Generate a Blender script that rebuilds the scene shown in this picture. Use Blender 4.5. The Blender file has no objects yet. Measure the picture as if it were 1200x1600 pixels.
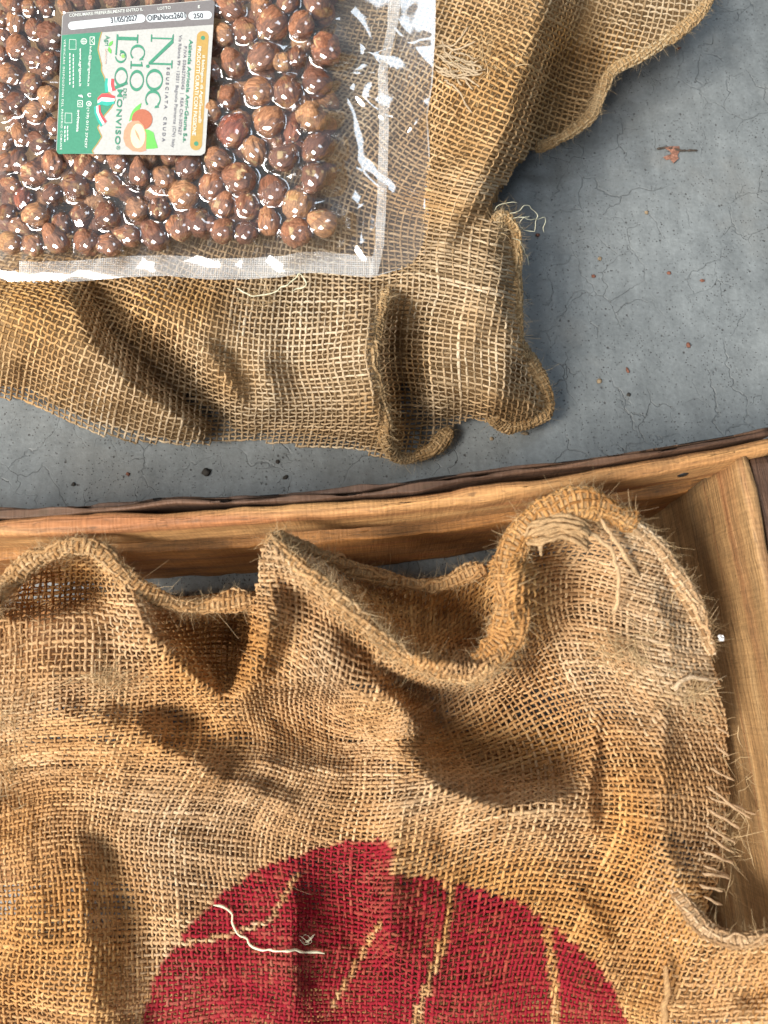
import bpy, math, random
import numpy as np
from mathutils import Vector

rng = np.random.default_rng(7)
random.seed(7)
scene = bpy.context.scene
col = scene.collection

# ------------------------------------------------------------------ camera
CAM_H = 0.37                      # metres above the floor
TILT = math.radians(14.0)         # off the vertical
FPX = 1164.0                      # focal length in photograph pixels (1200 x 1600)
CT, ST = math.cos(TILT), math.sin(TILT)
cam_d = bpy.data.cameras.new('camera')
cam = bpy.data.objects.new('camera', cam_d); col.objects.link(cam)
cam.location = (0, 0, CAM_H)
cam.rotation_euler = (TILT, 0, 0)
cam_d.sensor_fit = 'VERTICAL'; cam_d.sensor_height = 24.0; cam_d.sensor_width = 18.0
cam_d.lens = 24.0 * FPX / 1600.0
cam_d.clip_start = 0.01; cam_d.clip_end = 20.0
cam_d.dof.use_dof = True; cam_d.dof.focus_distance = 0.335; cam_d.dof.aperture_fstop = 9.0
scene.camera = cam

# ------------------------------------------------------------------ light
world = bpy.data.worlds.new('World'); scene.world = world; world.use_nodes = True
bg = world.node_tree.nodes['Background']
bg.inputs[0].default_value = (0.74, 0.87, 1.0, 1); bg.inputs[1].default_value = 0.20

def aim(o, frm, to):
    o.location = frm
    o.rotation_euler = (Vector(to) - Vector(frm)).to_track_quat('-Z', 'Y').to_euler()
sun_d = bpy.data.lights.new('sun', 'SUN'); sun = bpy.data.objects.new('sun', sun_d); col.objects.link(sun)
sun_d.energy = 2.3; sun_d.angle = math.radians(17); sun_d.color = (1.0, 0.90, 0.76)
aim(sun, (-1.5, -0.85, 1.85), (0, 0, 0))
win_d = bpy.data.lights.new('window_light', 'AREA'); win = bpy.data.objects.new('window_light', win_d); col.objects.link(win)
win_d.shape = 'RECTANGLE'; win_d.size = 1.25; win_d.size_y = 1.0; win_d.energy = 49; win_d.color = (1.0, 0.955, 0.885)
aim(win, (-1.05, -0.8, 1.35), (-0.02, 0.08, 0.05))
sky_d = bpy.data.lights.new('skylight', 'AREA'); skyl = bpy.data.objects.new('skylight', sky_d); col.objects.link(skyl)
sky_d.shape = 'RECTANGLE'; sky_d.size = 0.6; sky_d.size_y = 0.5; sky_d.energy = 3.6; sky_d.color = (0.80, 0.91, 1.0)
aim(skyl, (0.40, 0.85, 1.55), (0.05, 0.15, 0.0))

scene.view_settings.view_transform = 'Standard'
scene.view_settings.look = 'None'
scene.view_settings.exposure = 0.45
scene.view_settings.gamma = 1.0
scene.view_settings.use_curve_mapping = False
scene.cycles.transparent_max_bounces = 24
scene.cycles.max_bounces = 6; scene.cycles.diffuse_bounces = 3; scene.cycles.glossy_bounces = 2; scene.cycles.transmission_bounces = 3

# ------------------------------------------------------------------ pixel/world maths
def rays(px, py):
    a = (np.asarray(px, float) - 600.0) / FPX; b = (800.0 - np.asarray(py, float)) / FPX
    return np.stack([a, ST + b * CT, -CT + b * ST], -1)
def W(px, py, zmm):
    """point seen at photograph pixel (px,py) that stands zmm above the floor"""
    d = rays(px, py); z = np.asarray(zmm, float) * 1e-3
    s = (z - CAM_H) / d[..., 2]
    p = d * s[..., None]; p[..., 2] = z
    return p
def proj(p):
    q = p - np.array([0, 0, CAM_H])
    dep = q[..., 1] * ST - q[..., 2] * CT
    up = q[..., 1] * CT + q[..., 2] * ST
    return 600 + FPX * q[..., 0] / dep, 800 - FPX * up / dep
def depth_of(p):
    return p[..., 1] * ST - (p[..., 2] - CAM_H) * CT
def toward(p):
    v = np.array([0, 0, CAM_H]) - p
    return v / np.linalg.norm(v, axis=-1, keepdims=True)

def blur(a, sig):
    r = max(1, int(3 * sig)); k = np.exp(-0.5 * (np.arange(-r, r + 1) / sig) ** 2); k /= k.sum()
    for ax in (0, 1):
        pad = [(0, 0), (0, 0)]; pad[ax] = (r, r)
        b = np.pad(a, pad, mode='edge')
        out = np.zeros_like(a)
        n = a.shape[ax]
        for i, w in enumerate(k):
            out += w * (b[i:i + n] if ax == 0 else b[:, i:i + n])
        a = out
    return a
def bilin(R, x0, y0, step, px, py):
    fx = np.clip((px - x0) / step, 0, R.shape[1] - 1.001); fy = np.clip((py - y0) / step, 0, R.shape[0] - 1.001)
    ix = fx.astype(int); iy = fy.astype(int); fx = fx - ix; fy = fy - iy
    return (R[iy, ix] * (1 - fx) + R[iy, ix + 1] * fx) * (1 - fy) + (R[iy + 1, ix] * (1 - fx) + R[iy + 1, ix + 1] * fx) * fy
class Noise2:
    def __init__(s, seed, n=64):
        s.t = np.random.default_rng(seed).standard_normal((n, n)); s.n = n
    def __call__(s, x, y):
        x = np.asarray(x, float); y = np.asarray(y, float)
        ix = np.floor(x).astype(int); iy = np.floor(y).astype(int); fx = x - ix; fy = y - iy
        fx = fx * fx * (3 - 2 * fx); fy = fy * fy * (3 - 2 * fy)
        T = lambda a, b: s.t[b % s.n, a % s.n]
        return (T(ix, iy) * (1 - fx) + T(ix + 1, iy) * fx) * (1 - fy) + (T(ix, iy + 1) * (1 - fx) + T(ix + 1, iy + 1) * fx) * fy
def catmull(pts, n):
    """n samples, even in length, of a smooth curve through pts (k,d)"""
    p = np.asarray(pts, float)
    q = np.vstack([2 * p[0] - p[1], p, 2 * p[-1] - p[-2]])
    out = []
    for i in range(len(p) - 1):
        a, b, c, d = q[i], q[i + 1], q[i + 2], q[i + 3]
        t = np.linspace(0, 1, 24, endpoint=False)[:, None]
        out.append(0.5 * ((2 * b) + (c - a) * t + (2 * a - 5 * b + 4 * c - d) * t ** 2 + (3 * b - a - 3 * c + d) * t ** 3))
    out.append(p[-1:]); c = np.vstack(out)
    L = np.concatenate([[0], np.cumsum(np.linalg.norm(np.diff(c, axis=0), axis=1))])
    s = np.linspace(0, L[-1], n)
    return np.stack([np.interp(s, L, c[:, k]) for k in range(c.shape[1])], -1)
def heightfield(lines, x0, x1, y0, y1, step, sig):
    pts = []
    for ln in lines:
        ln = np.asarray(ln, float)
        if len(ln) == 1: pts.append(ln); continue
        L = np.linalg.norm(np.diff(ln[:, :2], axis=0), axis=1).sum()
        pts.append(catmull(ln, max(2, int(L / 22) + 1)))
    P = np.vstack(pts)
    d = np.linalg.norm(P[:, None, :2] - P[None, :, :2], axis=-1)
    m = P[:, 2].mean()
    A = -d + 0.0; A[np.diag_indices(len(P))] -= 1.5
    n = len(P)
    M = np.zeros((n + 1, n + 1)); M[:n, :n] = A; M[:n, n] = 1; M[n, :n] = 1
    sol = np.linalg.solve(M, np.concatenate([P[:, 2], [0]]))
    w, c = sol[:n], sol[n]
    xs = np.arange(x0, x1 + step, step); ys = np.arange(y0, y1 + step, step)
    R = np.zeros((len(ys), len(xs)))
    for k, y in enumerate(ys):
        R[k] = -np.sqrt((xs[:, None] - P[None, :, 0]) ** 2 + (y - P[None, :, 1]) ** 2) @ w + c
    return blur(R, sig / step)
def crests(R, gx, gy, items, gain=1.0):
    for pl, h, sg in items:
        c = catmull(np.asarray(pl, float), max(3, len(pl) * 4)); d = np.full(gx.shape, 1e9)
        for (x0, y0), (x1, y1) in zip(c[:-1], c[1:]):
            t = np.clip(((gx - x0) * (x1 - x0) + (gy - y0) * (y1 - y0)) / ((x1 - x0) ** 2 + (y1 - y0) ** 2 + 1e-9), 0, 1)
            d = np.minimum(d, np.hypot(gx - x0 - t * (x1 - x0), gy - y0 - t * (y1 - y0)))
        L = np.hypot(gx - c[0, 0], gy - c[0, 1]); L2 = np.hypot(gx - c[-1, 0], gy - c[-1, 1])
        fade = np.clip(np.minimum(L, L2) / 40.0, 0.15, 1)
        R = R + gain * h * fade * np.exp(-np.sqrt(d * d + 9.0) / sg)
    return R
def in_poly(px, py, poly):
    poly = np.asarray(poly, float); r = np.zeros(np.shape(px), bool); j = len(poly) - 1
    for i in range(len(poly)):
        xi, yi = poly[i]; xj, yj = poly[j]
        c = ((yi > py) != (yj > py)) & (px < (xj - xi) * (py - yi) / (yj - yi + 1e-12) + xi)
        r ^= c; j = i
    return r

# ------------------------------------------------------------------ object helpers
def tag(o, label=None, cat=None, group=None, kind=None):
    if label: o['label'] = label
    if cat: o['category'] = cat
    if group: o['group'] = group
    if kind: o['kind'] = kind
    return o
def link(name, me, mat=None, parent=None):
    o = bpy.data.objects.new(name, me); col.objects.link(o)
    if mat is not None: me.materials.append(mat)
    if parent is not None: o.parent = parent
    return o
def empty(name, loc=(0, 0, 0)):
    o = bpy.data.objects.new(name, None); col.objects.link(o); o.empty_display_size = 0.02
    o.location = (0, 0, 0)
    return o
def mesh_np(name, V, F, smooth=True, attrs=None):
    """V (n,3); F (m,3) or (m,4) arrays or list of such"""
    me = bpy.data.meshes.new(name)
    Fs = F if isinstance(F, list) else [F]
    Fs = [f for f in Fs if len(f)]
    loops = np.concatenate([f.ravel() for f in Fs]).astype(np.int32)
    tot = np.concatenate([np.full(len(f), f.shape[1], np.int32) for f in Fs])
    start = np.concatenate([[0], np.cumsum(tot)[:-1]]).astype(np.int32)
    me.vertices.add(len(V)); me.vertices.foreach_set('co', np.ascontiguousarray(V, np.float32).ravel())
    me.loops.add(len(loops)); me.loops.foreach_set('vertex_index', loops)
    me.polygons.add(len(tot)); me.polygons.foreach_set('loop_start', start); me.polygons.foreach_set('loop_total', tot)
    me.update(calc_edges=True)
    me.polygons.foreach_set('use_smooth', np.full(len(tot), smooth))
    for k, (typ, arr) in (attrs or {}).items():
        a = me.attributes.new(k, typ, 'POINT')
        a.data.foreach_set('vector' if typ == 'FLOAT_VECTOR' else 'color' if typ == 'FLOAT_COLOR' else 'value', np.ascontiguousarray(arr, np.float32).ravel())
    me.validate()
    return me
def grid_mesh(name, P, attrs=None, mask=None, flip=False):
    nu, nv = P.shape[:2]
    idx = np.arange(nu * nv).reshape(nu, nv)
    F = np.stack([idx[:-1, :-1], idx[1:, :-1], idx[1:, 1:], idx[:-1, 1:]], -1)
    if mask is not None: F = F[mask]
    if flip: F = F[..., ::-1]
    return mesh_np(name, P.reshape(-1, 3), F.reshape(-1, 4), True, attrs)

# ------------------------------------------------------------------ materials
class NT:
    def __init__(s, name):
        s.m = bpy.data.materials.new(name); s.m.use_nodes = True
        s.t = s.m.node_tree; s.n = s.t.nodes; s.b = s.n['Principled BSDF']; s.out = s.n['Material Output']
    def add(s, typ, **kw):
        n = s.n.new(typ)
        for k, v in kw.items():
            if k.startswith('_'): setattr(n, k[1:], v)
        return n
    def lk(s, a, b): s.t.links.new(a, b)
    def noise(s, vec, scale, detail=3, rough=0.55, dist=0.0):
        n = s.n.new('ShaderNodeTexNoise'); n.inputs['Scale'].default_value = scale; n.inputs['Detail'].default_value = detail
        n.inputs['Roughness'].default_value = rough; n.inputs['Distortion'].default_value = dist
        if vec is not None: s.lk(vec, n.inputs['Vector'])
        return n.outputs['Fac']
    def attr(s, name, out='Vector'):
        n = s.n.new('ShaderNodeAttribute'); n.attribute_name = name; return n.outputs[out]
    def mapv(s, vec, scale=(1, 1, 1), loc=(0, 0, 0), rot=(0, 0, 0)):
        n = s.n.new('ShaderNodeMapping'); n.inputs['Scale'].default_value = scale; n.inputs['Location'].default_value = loc; n.inputs['Rotation'].default_value = rot
        s.lk(vec, n.inputs['Vector']); return n.outputs['Vector']
    def ramp(s, fac, stops, interp='LINEAR'):
        n = s.n.new('ShaderNodeValToRGB'); r = n.color_ramp; r.interpolation = interp
        while len(r.elements) < len(stops): r.elements.new(0.5)
        for e, (p, c) in zip(r.elements, stops):
            e.position = p; e.color = (c, c, c, 1) if not hasattr(c, '__len__') else (*c, 1)
        s.lk(fac, n.inputs[0]); return n.outputs['Color']
    def mix(s, fac, a, b, mode='MIX'):
        n = s.n.new('ShaderNodeMix'); n.data_type = 'RGBA'; n.blend_type = mode
        for i, v in ((0, fac), (6, a), (7, b)):
            sock = n.inputs[i]
            if isinstance(v, (int, float)): sock.default_value = v if i == 0 else (v, v, v, 1)
            elif isinstance(v, tuple): sock.default_value = (*v, 1)
            else: s.lk(v, sock)
        return n.outputs[2]
    def math(s, op, a, b=None, clamp=False):
        n = s.n.new('ShaderNodeMath'); n.operation = op; n.use_clamp = clamp
        for i, v in enumerate((a, b)):
            if v is None: continue
            if isinstance(v, (int, float)): n.inputs[i].default_value = v
            else: s.lk(v, n.inputs[i])
        return n.outputs[0]
    def bump(s, h, strength, dist, normal=None):
        n = s.n.new('ShaderNodeBump'); n.inputs['Strength'].default_value = strength; n.inputs['Distance'].default_value = dist
        s.lk(h, n.inputs['Height'])
        if normal is not None: s.lk(normal, n.inputs['Normal'])
        return n.outputs['Normal']
    def set(s, **kw):
        for k, v in kw.items():
            k = k.replace('_', ' ')
            i = s.b.inputs[k]
            if isinstance(v, (int, float)): i.default_value = v
            elif isinstance(v, tuple): i.default_value = (*v, 1) if len(v) == 3 and i.type == 'RGBA' else v
            else: s.lk(v, i)
        return s
def plain(name, c, rough=0.6, **kw):
    m = NT(name); m.set(Base_Color=c, Roughness=rough, **kw); return m.m

def jute_material(name, dark, mid, light, red=None, transl=0.22):
    m = NT(name)
    yc = m.attr('yarn_co'); tint = m.attr('tint', 'Color')
    sep = m.n.new('ShaderNodeSeparateColor'); m.lk(tint, sep.inputs[0])
    st = m.noise(m.mapv(yc, (1.0, 1.0, 0.16)), 2.6, 3, 0.65)          # twisted fibre streaks
    fine = m.noise(m.mapv(yc, (1.0, 1.0, 0.35)), 7.0, 2, 0.6)
    c = m.ramp(sep.outputs[0], [(0.0, dark), (0.5, mid), (1.0, light)])
    c = m.mix(sep.outputs[2], c, m.mix(1.0, c, (1.06, 0.78, 0.42), 'MULTIPLY'))  # amber tint: part jute tone, part glow of light coming through, painted in
    c = m.mix(1.0, c, m.ramp(st, [(0.22, (0.42, 0.36, 0.30)), (0.5, (0.95, 0.95, 0.95)), (0.78, (1.5, 1.5, 1.45))]), 'MULTIPLY')
    c = m.mix(0.35, c, m.ramp(fine, [(0.3, (0.55, 0.5, 0.42)), (0.7, (1.35, 1.35, 1.35))]), 'MULTIPLY')
    if red is not None:
        rc = m.mix(1.0, red, m.ramp(st, [(0.25, 0.62), (0.75, 1.3)]), 'MULTIPLY')
        c = m.mix(sep.outputs[1], c, rc)
    h = m.math('ADD', m.math('MULTIPLY', st, 1.0), m.math('MULTIPLY', fine, 0.5))
    nrm = m.bump(h, 1.0, 0.00035)
    m.set(Base_Color=c, Roughness=0.72, Normal=nrm, Specular_IOR_Level=0.28)
    tr = m.n.new('ShaderNodeBsdfTranslucent'); m.lk(m.mix(1.0, c, (1.0, 0.78, 0.5), 'MULTIPLY'), tr.inputs[0])
    mx = m.n.new('ShaderNodeMixShader'); mx.inputs[0].default_value = transl
    m.lk(m.b.outputs[0], mx.inputs[1]); m.lk(tr.outputs[0], mx.inputs[2]); m.lk(mx.outputs[0], m.out.inputs[0])
    return m.m
M_SACK = jute_material('jute_of_the_floor_sack', (0.29, 0.205, 0.115), (0.61, 0.475, 0.315), (0.85, 0.75, 0.58))
M_CLOTH = jute_material('jute_of_the_crate_sack', (0.32, 0.20, 0.105), (0.61, 0.43, 0.265), (0.80, 0.66, 0.48), red=(0.36, 0.012, 0.028))
M_HEM = jute_material('jute_of_the_hem', (0.33, 0.185, 0.08), (0.61, 0.39, 0.19), (0.80, 0.61, 0.38), transl=0.28)
def fuzz_material(name, c):
    m = NT(name); tint = m.attr('tint', 'Color')
    sep = m.n.new('ShaderNodeSeparateColor'); m.lk(tint, sep.inputs[0])
    cc = m.ramp(sep.outputs[0], [(0, tuple(0.55 * x for x in c)), (1, tuple(min(0.9, 1.25 * x) for x in c))])
    cc = m.mix(sep.outputs[1], cc, (0.36, 0.05, 0.05))
    m.set(Base_Color=cc, Roughness=0.5, Specular_IOR_Level=0.4)
    tr = m.n.new('ShaderNodeBsdfTranslucent'); m.lk(cc, tr.inputs[0])
    mx = m.n.new('ShaderNodeMixShader'); mx.inputs[0].default_value = 0.4
    m.lk(m.b.outputs[0], mx.inputs[1]); m.lk(tr.outputs[0], mx.inputs[2]); m.lk(mx.outputs[0], m.out.inputs[0])
    return m.m
M_FUZZ = fuzz_material('jute_fuzz', (0.60, 0.45, 0.26))
M_PALE = fuzz_material('pale_loose_fibre', (0.80, 0.72, 0.56))

# ------------------------------------------------------------------ woven cloth
NZ1, NZ2, NZ3, NZ4 = Noise2(1), Noise2(2), Noise2(3), Noise2(4)
def grid_normals(P):
    du = np.gradient(P, axis=0); dv = np.gradient(P, axis=1)
    n = np.cross(du, dv); n /= np.linalg.norm(n, axis=-1, keepdims=True) + 1e-12
    return n
def up_cr(A, k):
    """Catmull-Rom upsample along axis 0 by k"""
    n = A.shape[0]
    q = np.concatenate([2 * A[:1] - A[1:2], A, 2 * A[-1:] - A[-2:-1]], 0)
    a, b, c, d = q[:n - 1], q[1:n], q[2:n + 1], q[3:n + 2]
    out = np.empty(((n - 1) * k + 1,) + A.shape[1:])
    for i in range(k):
        t = i / k
        out[i:-1:k] = 0.5 * (2 * b + (c - a) * t + (2 * a - 5 * b + 4 * c - d) * t * t + (3 * b - a - 3 * c + d) * t ** 3)
    out[-1] = A[-1]
    return out
def yarn_tubes(C, N, R, valid, m, tintr, redm, seed, twist=1.6, flat=0.8, amb=None):
    """tubes for many yarns at once: C (L,n,3) centre lines, N (L,n,3), R (L,n), valid (L-1,n) -> V,F,attrs"""
    L, n = C.shape[:2]
    T = np.gradient(C, axis=0); T /= np.linalg.norm(T, axis=-1, keepdims=True) + 1e-12
    N = N - (N * T).sum(-1, keepdims=True) * T; N /= np.linalg.norm(N, axis=-1, keepdims=True) + 1e-12
    B = np.cross(T, N)
    step = np.linalg.norm(np.diff(C, axis=0), axis=-1); s = np.concatenate([np.zeros((1, n)), np.cumsum(step, 0)], 0)
    a = np.linspace(0, 2 * np.pi, m, endpoint=False)
    ca, sa = np.cos(a), np.sin(a)
    V = C[:, :, None] + R[:, :, None, None] * (B[:, :, None] * (1.12 * ca)[:, None] + N[:, :, None] * (flat * sa)[:, None])
    rg = np.random.default_rng(seed); off = rg.random(n) * 50
    sk = s / R.mean() + off[None]
    ang = a[None, None] + twist * 0.35 * sk[:, :, None] + off[None, :, None]
    yc = np.stack([np.cos(ang), np.sin(ang), np.broadcast_to(sk[:, :, None] * 1.0, ang.shape)], -1)
    tint = np.stack([np.broadcast_to(x[:, :, None], ang.shape) for x in (tintr, redm, np.zeros_like(tintr) if amb is None else amb, np.ones_like(tintr))], -1)
    idx = np.arange(L * n * m).reshape(L, n, m)
    nx = np.roll(idx, -1, axis=2)
    F = np.stack([idx[:-1], nx[:-1], nx[1:], idx[1:]], -1)[valid]
    # closed ends: n-gon caps are left out (ends are frayed); drop unused vertices
    F = F.reshape(-1, 4)
    used = np.zeros(L * n * m, bool); used[F.ravel()] = True
    remap = np.cumsum(used) - 1
    return V.reshape(-1, 3)[used], remap[F], yc.reshape(-1, 3)[used], tint.reshape(-1, 4)[used]
def fibres(C, T0, N0, tintr, redm, count, seed, lmin=0.002, lmax=0.007, width=0.00009, lift=0.5):
    """loose fibre ends: narrow curved strips that start on yarn points C (k,3)"""
    rg = np.random.default_rng(seed); k = len(C)
    if k == 0 or count == 0: return None
    pick = rg.integers(0, k, count)
    base = C[pick]; t = T0[pick]; n = N0[pick]; b = np.cross(t, n)
    sgn = np.where(rg.random(count) < 0.5, -1, 1)[:, None]
    d = t * sgn * rg.uniform(0.2, 1, (count, 1)) + b * rg.normal(0, 0.75, (count, 1)) + n * np.abs(rg.normal(0.05, lift, (count, 1)))
    d /= np.linalg.norm(d, axis=1, keepdims=True)
    Ln = rg.uniform(lmin, lmax, (count, 1)) * rg.uniform(0.4, 1, (count, 1))
    bend = rg.normal(0, 0.55, (count, 3)); bend -= (bend * d).sum(1, keepdims=True) * d
    side = np.cross(d, rg.normal(0, 1, (count, 3))); side /= np.linalg.norm(side, axis=1, keepdims=True) + 1e-9
    wd = width * rg.uniform(0.5, 1.3, (count, 1))
    segs = 3; V = np.empty((count, segs + 1, 2, 3))
    for i in range(segs + 1):
        f = i / segs
        c = base + n * 0.0003 + d * Ln * f + bend * Ln * f * f * 0.8
        w = side * wd * (1 - 0.75 * f)
        V[:, i, 0] = c - w; V[:, i, 1] = c + w
    idx = np.arange(count * (segs + 1) * 2).reshape(count, segs + 1, 2)
    F = np.stack([idx[:, :-1, 0], idx[:, :-1, 1], idx[:, 1:, 1], idx[:, 1:, 0]], -1).reshape(-1, 4)
    tr = np.repeat(np.clip(tintr[pick] + rg.normal(0, 0.25, count), 0, 1), (segs + 1) * 2); rd = np.repeat(redm[pick], (segs + 1) * 2)
    tint = np.stack([tr, rd, 0 * tr, 0 * tr + 1], -1)
    return V.reshape(-1, 3), F, tint
def weave(parent, P, mask, s, r, mat, seed, k=4, m=6, red=None, amp=None, fuzz=0, names=('warp_yarns', 'weft_yarns', 'loose_fibres'), thin=1.0, jit=0.10, base_tint=0.5, closed=False, kind='stuff', fuzz_len=(0.002, 0.007), amber=None):
    """two families of yarns that pass over and under each other on the node grid P (nu,nv,3)"""
    rg = np.random.default_rng(seed)
    nu, nv = P.shape[:2]
    N = grid_normals(P)
    if closed: N[:, 0] = N[:, -1] = 0.5 * (N[:, 0] + N[:, -1])
    if amp is None: amp = r * 0.62
    if red is None: red = np.zeros((nu, nv))
    if amber is None: amber = np.full((nu, nv), 0.35)
    par = np.where((np.add.outer(np.arange(nu), np.arange(nv)) % 2) == 0, 1.0, -1.0)
    pts = []
    for fam in (0, 1):
        sg = 1.0 if fam == 0 else -1.0
        A = P if fam == 0 else P.transpose(1, 0, 2); NN = N if fam == 0 else N.transpose(1, 0, 2)
        pr = (par if fam == 0 else par.T) * sg; mk = mask if fam == 0 else mask.T; rd = red if fam == 0 else red.T; ab = amber if fam == 0 else amber.T
        if closed and fam == 0: A, NN, pr, mk, rd, ab = A[:, :-1], NN[:, :-1], pr[:, :-1], mk[:, :-1], rd[:, :-1], ab[:, :-1]
        L0, n = A.shape[:2]
        side = np.cross(np.gradient(A, axis=0), NN); side /= np.linalg.norm(side, axis=-1, keepdims=True) + 1e-12
        j1 = NZ1(np.arange(L0)[:, None] * 0.45 + seed, np.arange(n)[None] * 7.3 + 11 * fam)
        j2 = NZ2(np.arange(L0)[:, None] * 0.9, np.arange(n)[None] * 5.1 + 3 * fam + seed)
        jj = jit * (j1 + 0.5 * j2)
        if closed and fam == 1: jj = jj * 0
        C0 = A + NN * (amp * pr)[..., None] + side * (jj * s)[..., None]
        C = up_cr(C0, k); Nu = up_cr(NN, k)
        L = C.shape[0]
        ll = np.arange(L)[:, None] / k
        rad = r * (thin if fam == 1 else 1.0) * np.clip(rg.normal(1, 0.13, n), 0.7, 1.45)[None] * np.clip(1 + 0.17 * NZ3(ll * 0.35 + seed, np.arange(n)[None] * 3.7) + 0.10 * NZ4(ll * 1.3, np.arange(n)[None] * 2.9 + seed), 0.6, 1.6)
        seg = mk[:-1] & mk[1:]
        valid = np.repeat(seg, k, axis=0)
        yt = np.clip(base_tint + rg.normal(0, 0.14, n)[None] + 0.17 * NZ4(ll * 0.22 + 9, np.arange(n)[None] * 1.9 + seed) + 0.12 * NZ2(ll * 0.05, np.arange(n)[None] * 0.07 + seed + 5), 0.02, 0.98)
        rdu = up_cr(rd[..., None], k)[..., 0]
        rdu = np.clip(rdu * (0.95 + 0.05 * NZ1(ll * 0.12 + 3, np.arange(n)[None] * 0.17)) + 0.11 * NZ2(ll * 0.8 + seed, np.arange(n)[None] * 4.1) * (rdu > 0.02), 0, 1)
        abu = np.clip(up_cr(ab[..., None], k)[..., 0] + 0.15 * NZ1(ll * 0.1 + seed, np.arange(n)[None] * 0.13), 0, 1)
        V, F, yc, tint = yarn_tubes(C, Nu, rad, valid, m, yt, rdu, seed + fam, amb=abu)
        if len(F):
            o = link(names[fam], mesh_np(names[fam], V, F, True, {'yarn_co': ('FLOAT_VECTOR', yc), 'tint': ('FLOAT_COLOR', tint)}), mat, parent)
            if kind: o['kind'] = kind
        T = np.gradient(C, axis=0); T /= np.linalg.norm(T, axis=-1, keepdims=True) + 1e-12
        ok = np.zeros((L, n), bool); ok[:-1] = valid
        pts.append((C[ok], T[ok], Nu[ok], yt[ok] if yt.shape == ok.shape else np.broadcast_to(yt, ok.shape)[ok], rdu[ok]))
    if fuzz:
        C, T, Nn, ty, rd = (np.concatenate([p[i] for p in pts]) for i in range(5))
        f = fibres(C, T, Nn, ty, rd, fuzz, seed + 50, *fuzz_len)
        o = link(names[2], mesh_np(names[2], f[0], f[1], True, {'tint': ('FLOAT_COLOR', f[2])}), M_FUZZ, parent); o['kind'] = 'stuff'
    return pts
def relax(Q, zf, su, sv, iters=160, smooth=0.06, stiff=0.7):
    """slide the nodes over the surface until the yarns are evenly spaced along it, as cloth lies"""
    for it in range(iters):
        px, py = Q[..., 0], Q[..., 1]
        p = W(px, py, zf(px, py))
        acc = np.zeros_like(p)
        for ax, rest in ((0, su), (1, sv)):
            d = np.diff(p, axis=ax); ln = np.linalg.norm(d, axis=-1, keepdims=True)
            e = (ln - rest) / (ln + 1e-9); e = np.where(e < 0, e * 0.6, e); e = np.clip(e, -0.6, 0.6)
            c = 0.25 * stiff * e * d
            if ax == 0: acc[:-1] += c; acc[1:] -= c
            else: acc[:, :-1] += c; acc[:, 1:] -= c
        x, y = proj(p + acc)
        Q = np.stack([x, y], -1)
        if smooth:
            lap = np.zeros_like(Q)
            lap[1:-1] += Q[2:] + Q[:-2] - 2 * Q[1:-1]; lap[:, 1:-1] += Q[:, 2:] + Q[:, :-2] - 2 * Q[:, 1:-1]
            Q = Q + smooth * lap
    return Q
def swirl(Q, items):
    for cx, cy, R, deg in items:
        d = Q - np.array([cx, cy]); a = np.radians(deg) * np.exp(-(d ** 2).sum(-1) / (2 * R * R))
        ca, sa = np.cos(a), np.sin(a)
        Q = np.array([cx, cy]) + np.stack([ca * d[..., 0] - sa * d[..., 1], sa * d[..., 0] + ca * d[..., 1]], -1)
    return Q
def wavy(Q, seed, amps):
    nx, ny = Noise2(seed), Noise2(seed + 1)
    for a, w in amps:
        Q = Q + a * np.stack([nx(Q[..., 0] / w, Q[..., 1] / w), ny(Q[..., 0] / w, Q[..., 1] / w)], -1)
    return Q
def single_yarn(name, pts, r, mat, parent=None, seed=0, m=6, tint=0.6, wob=0.0, taper=True, n=None, red=0.0):
    """one loose yarn through (px,py,z) points"""
    w = W(*np.asarray(pts, float).T)
    L = np.linalg.norm(np.diff(w, axis=0), axis=1).sum()
    n = n or max(8, int(L / 0.0012))
    c = catmull(w, n)
    rg = np.random.default_rng(seed)
    if wob: c = c + wob * np.stack([NZ1(np.arange(n) * 0.45, 0 * np.arange(n) + seed + q * 9.3) for q in range(3)], -1)
    C = c[:, None]; N = np.tile(np.array([0, 0, 1.0]), (n, 1, 1)) + 0.01
    f = np.linspace(0, 1, n); R = r * (1 + 0.2 * NZ2(f * 30, f * 0 + seed))
    if taper: R = R * np.clip(np.minimum(f, 1 - f) * 14 + 0.35, 0, 1)
    t = np.full((n, 1), tint)
    V, F, yc, ti = yarn_tubes(C, N, R[:, None], np.ones((n - 1, 1), bool), m, t, t * 0 + red, seed, flat=1.0)
    return link(name, mesh_np(name, V, F, True, {'yarn_co': ('FLOAT_VECTOR', yc), 'tint': ('FLOAT_COLOR', ti)}), mat, parent)
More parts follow.
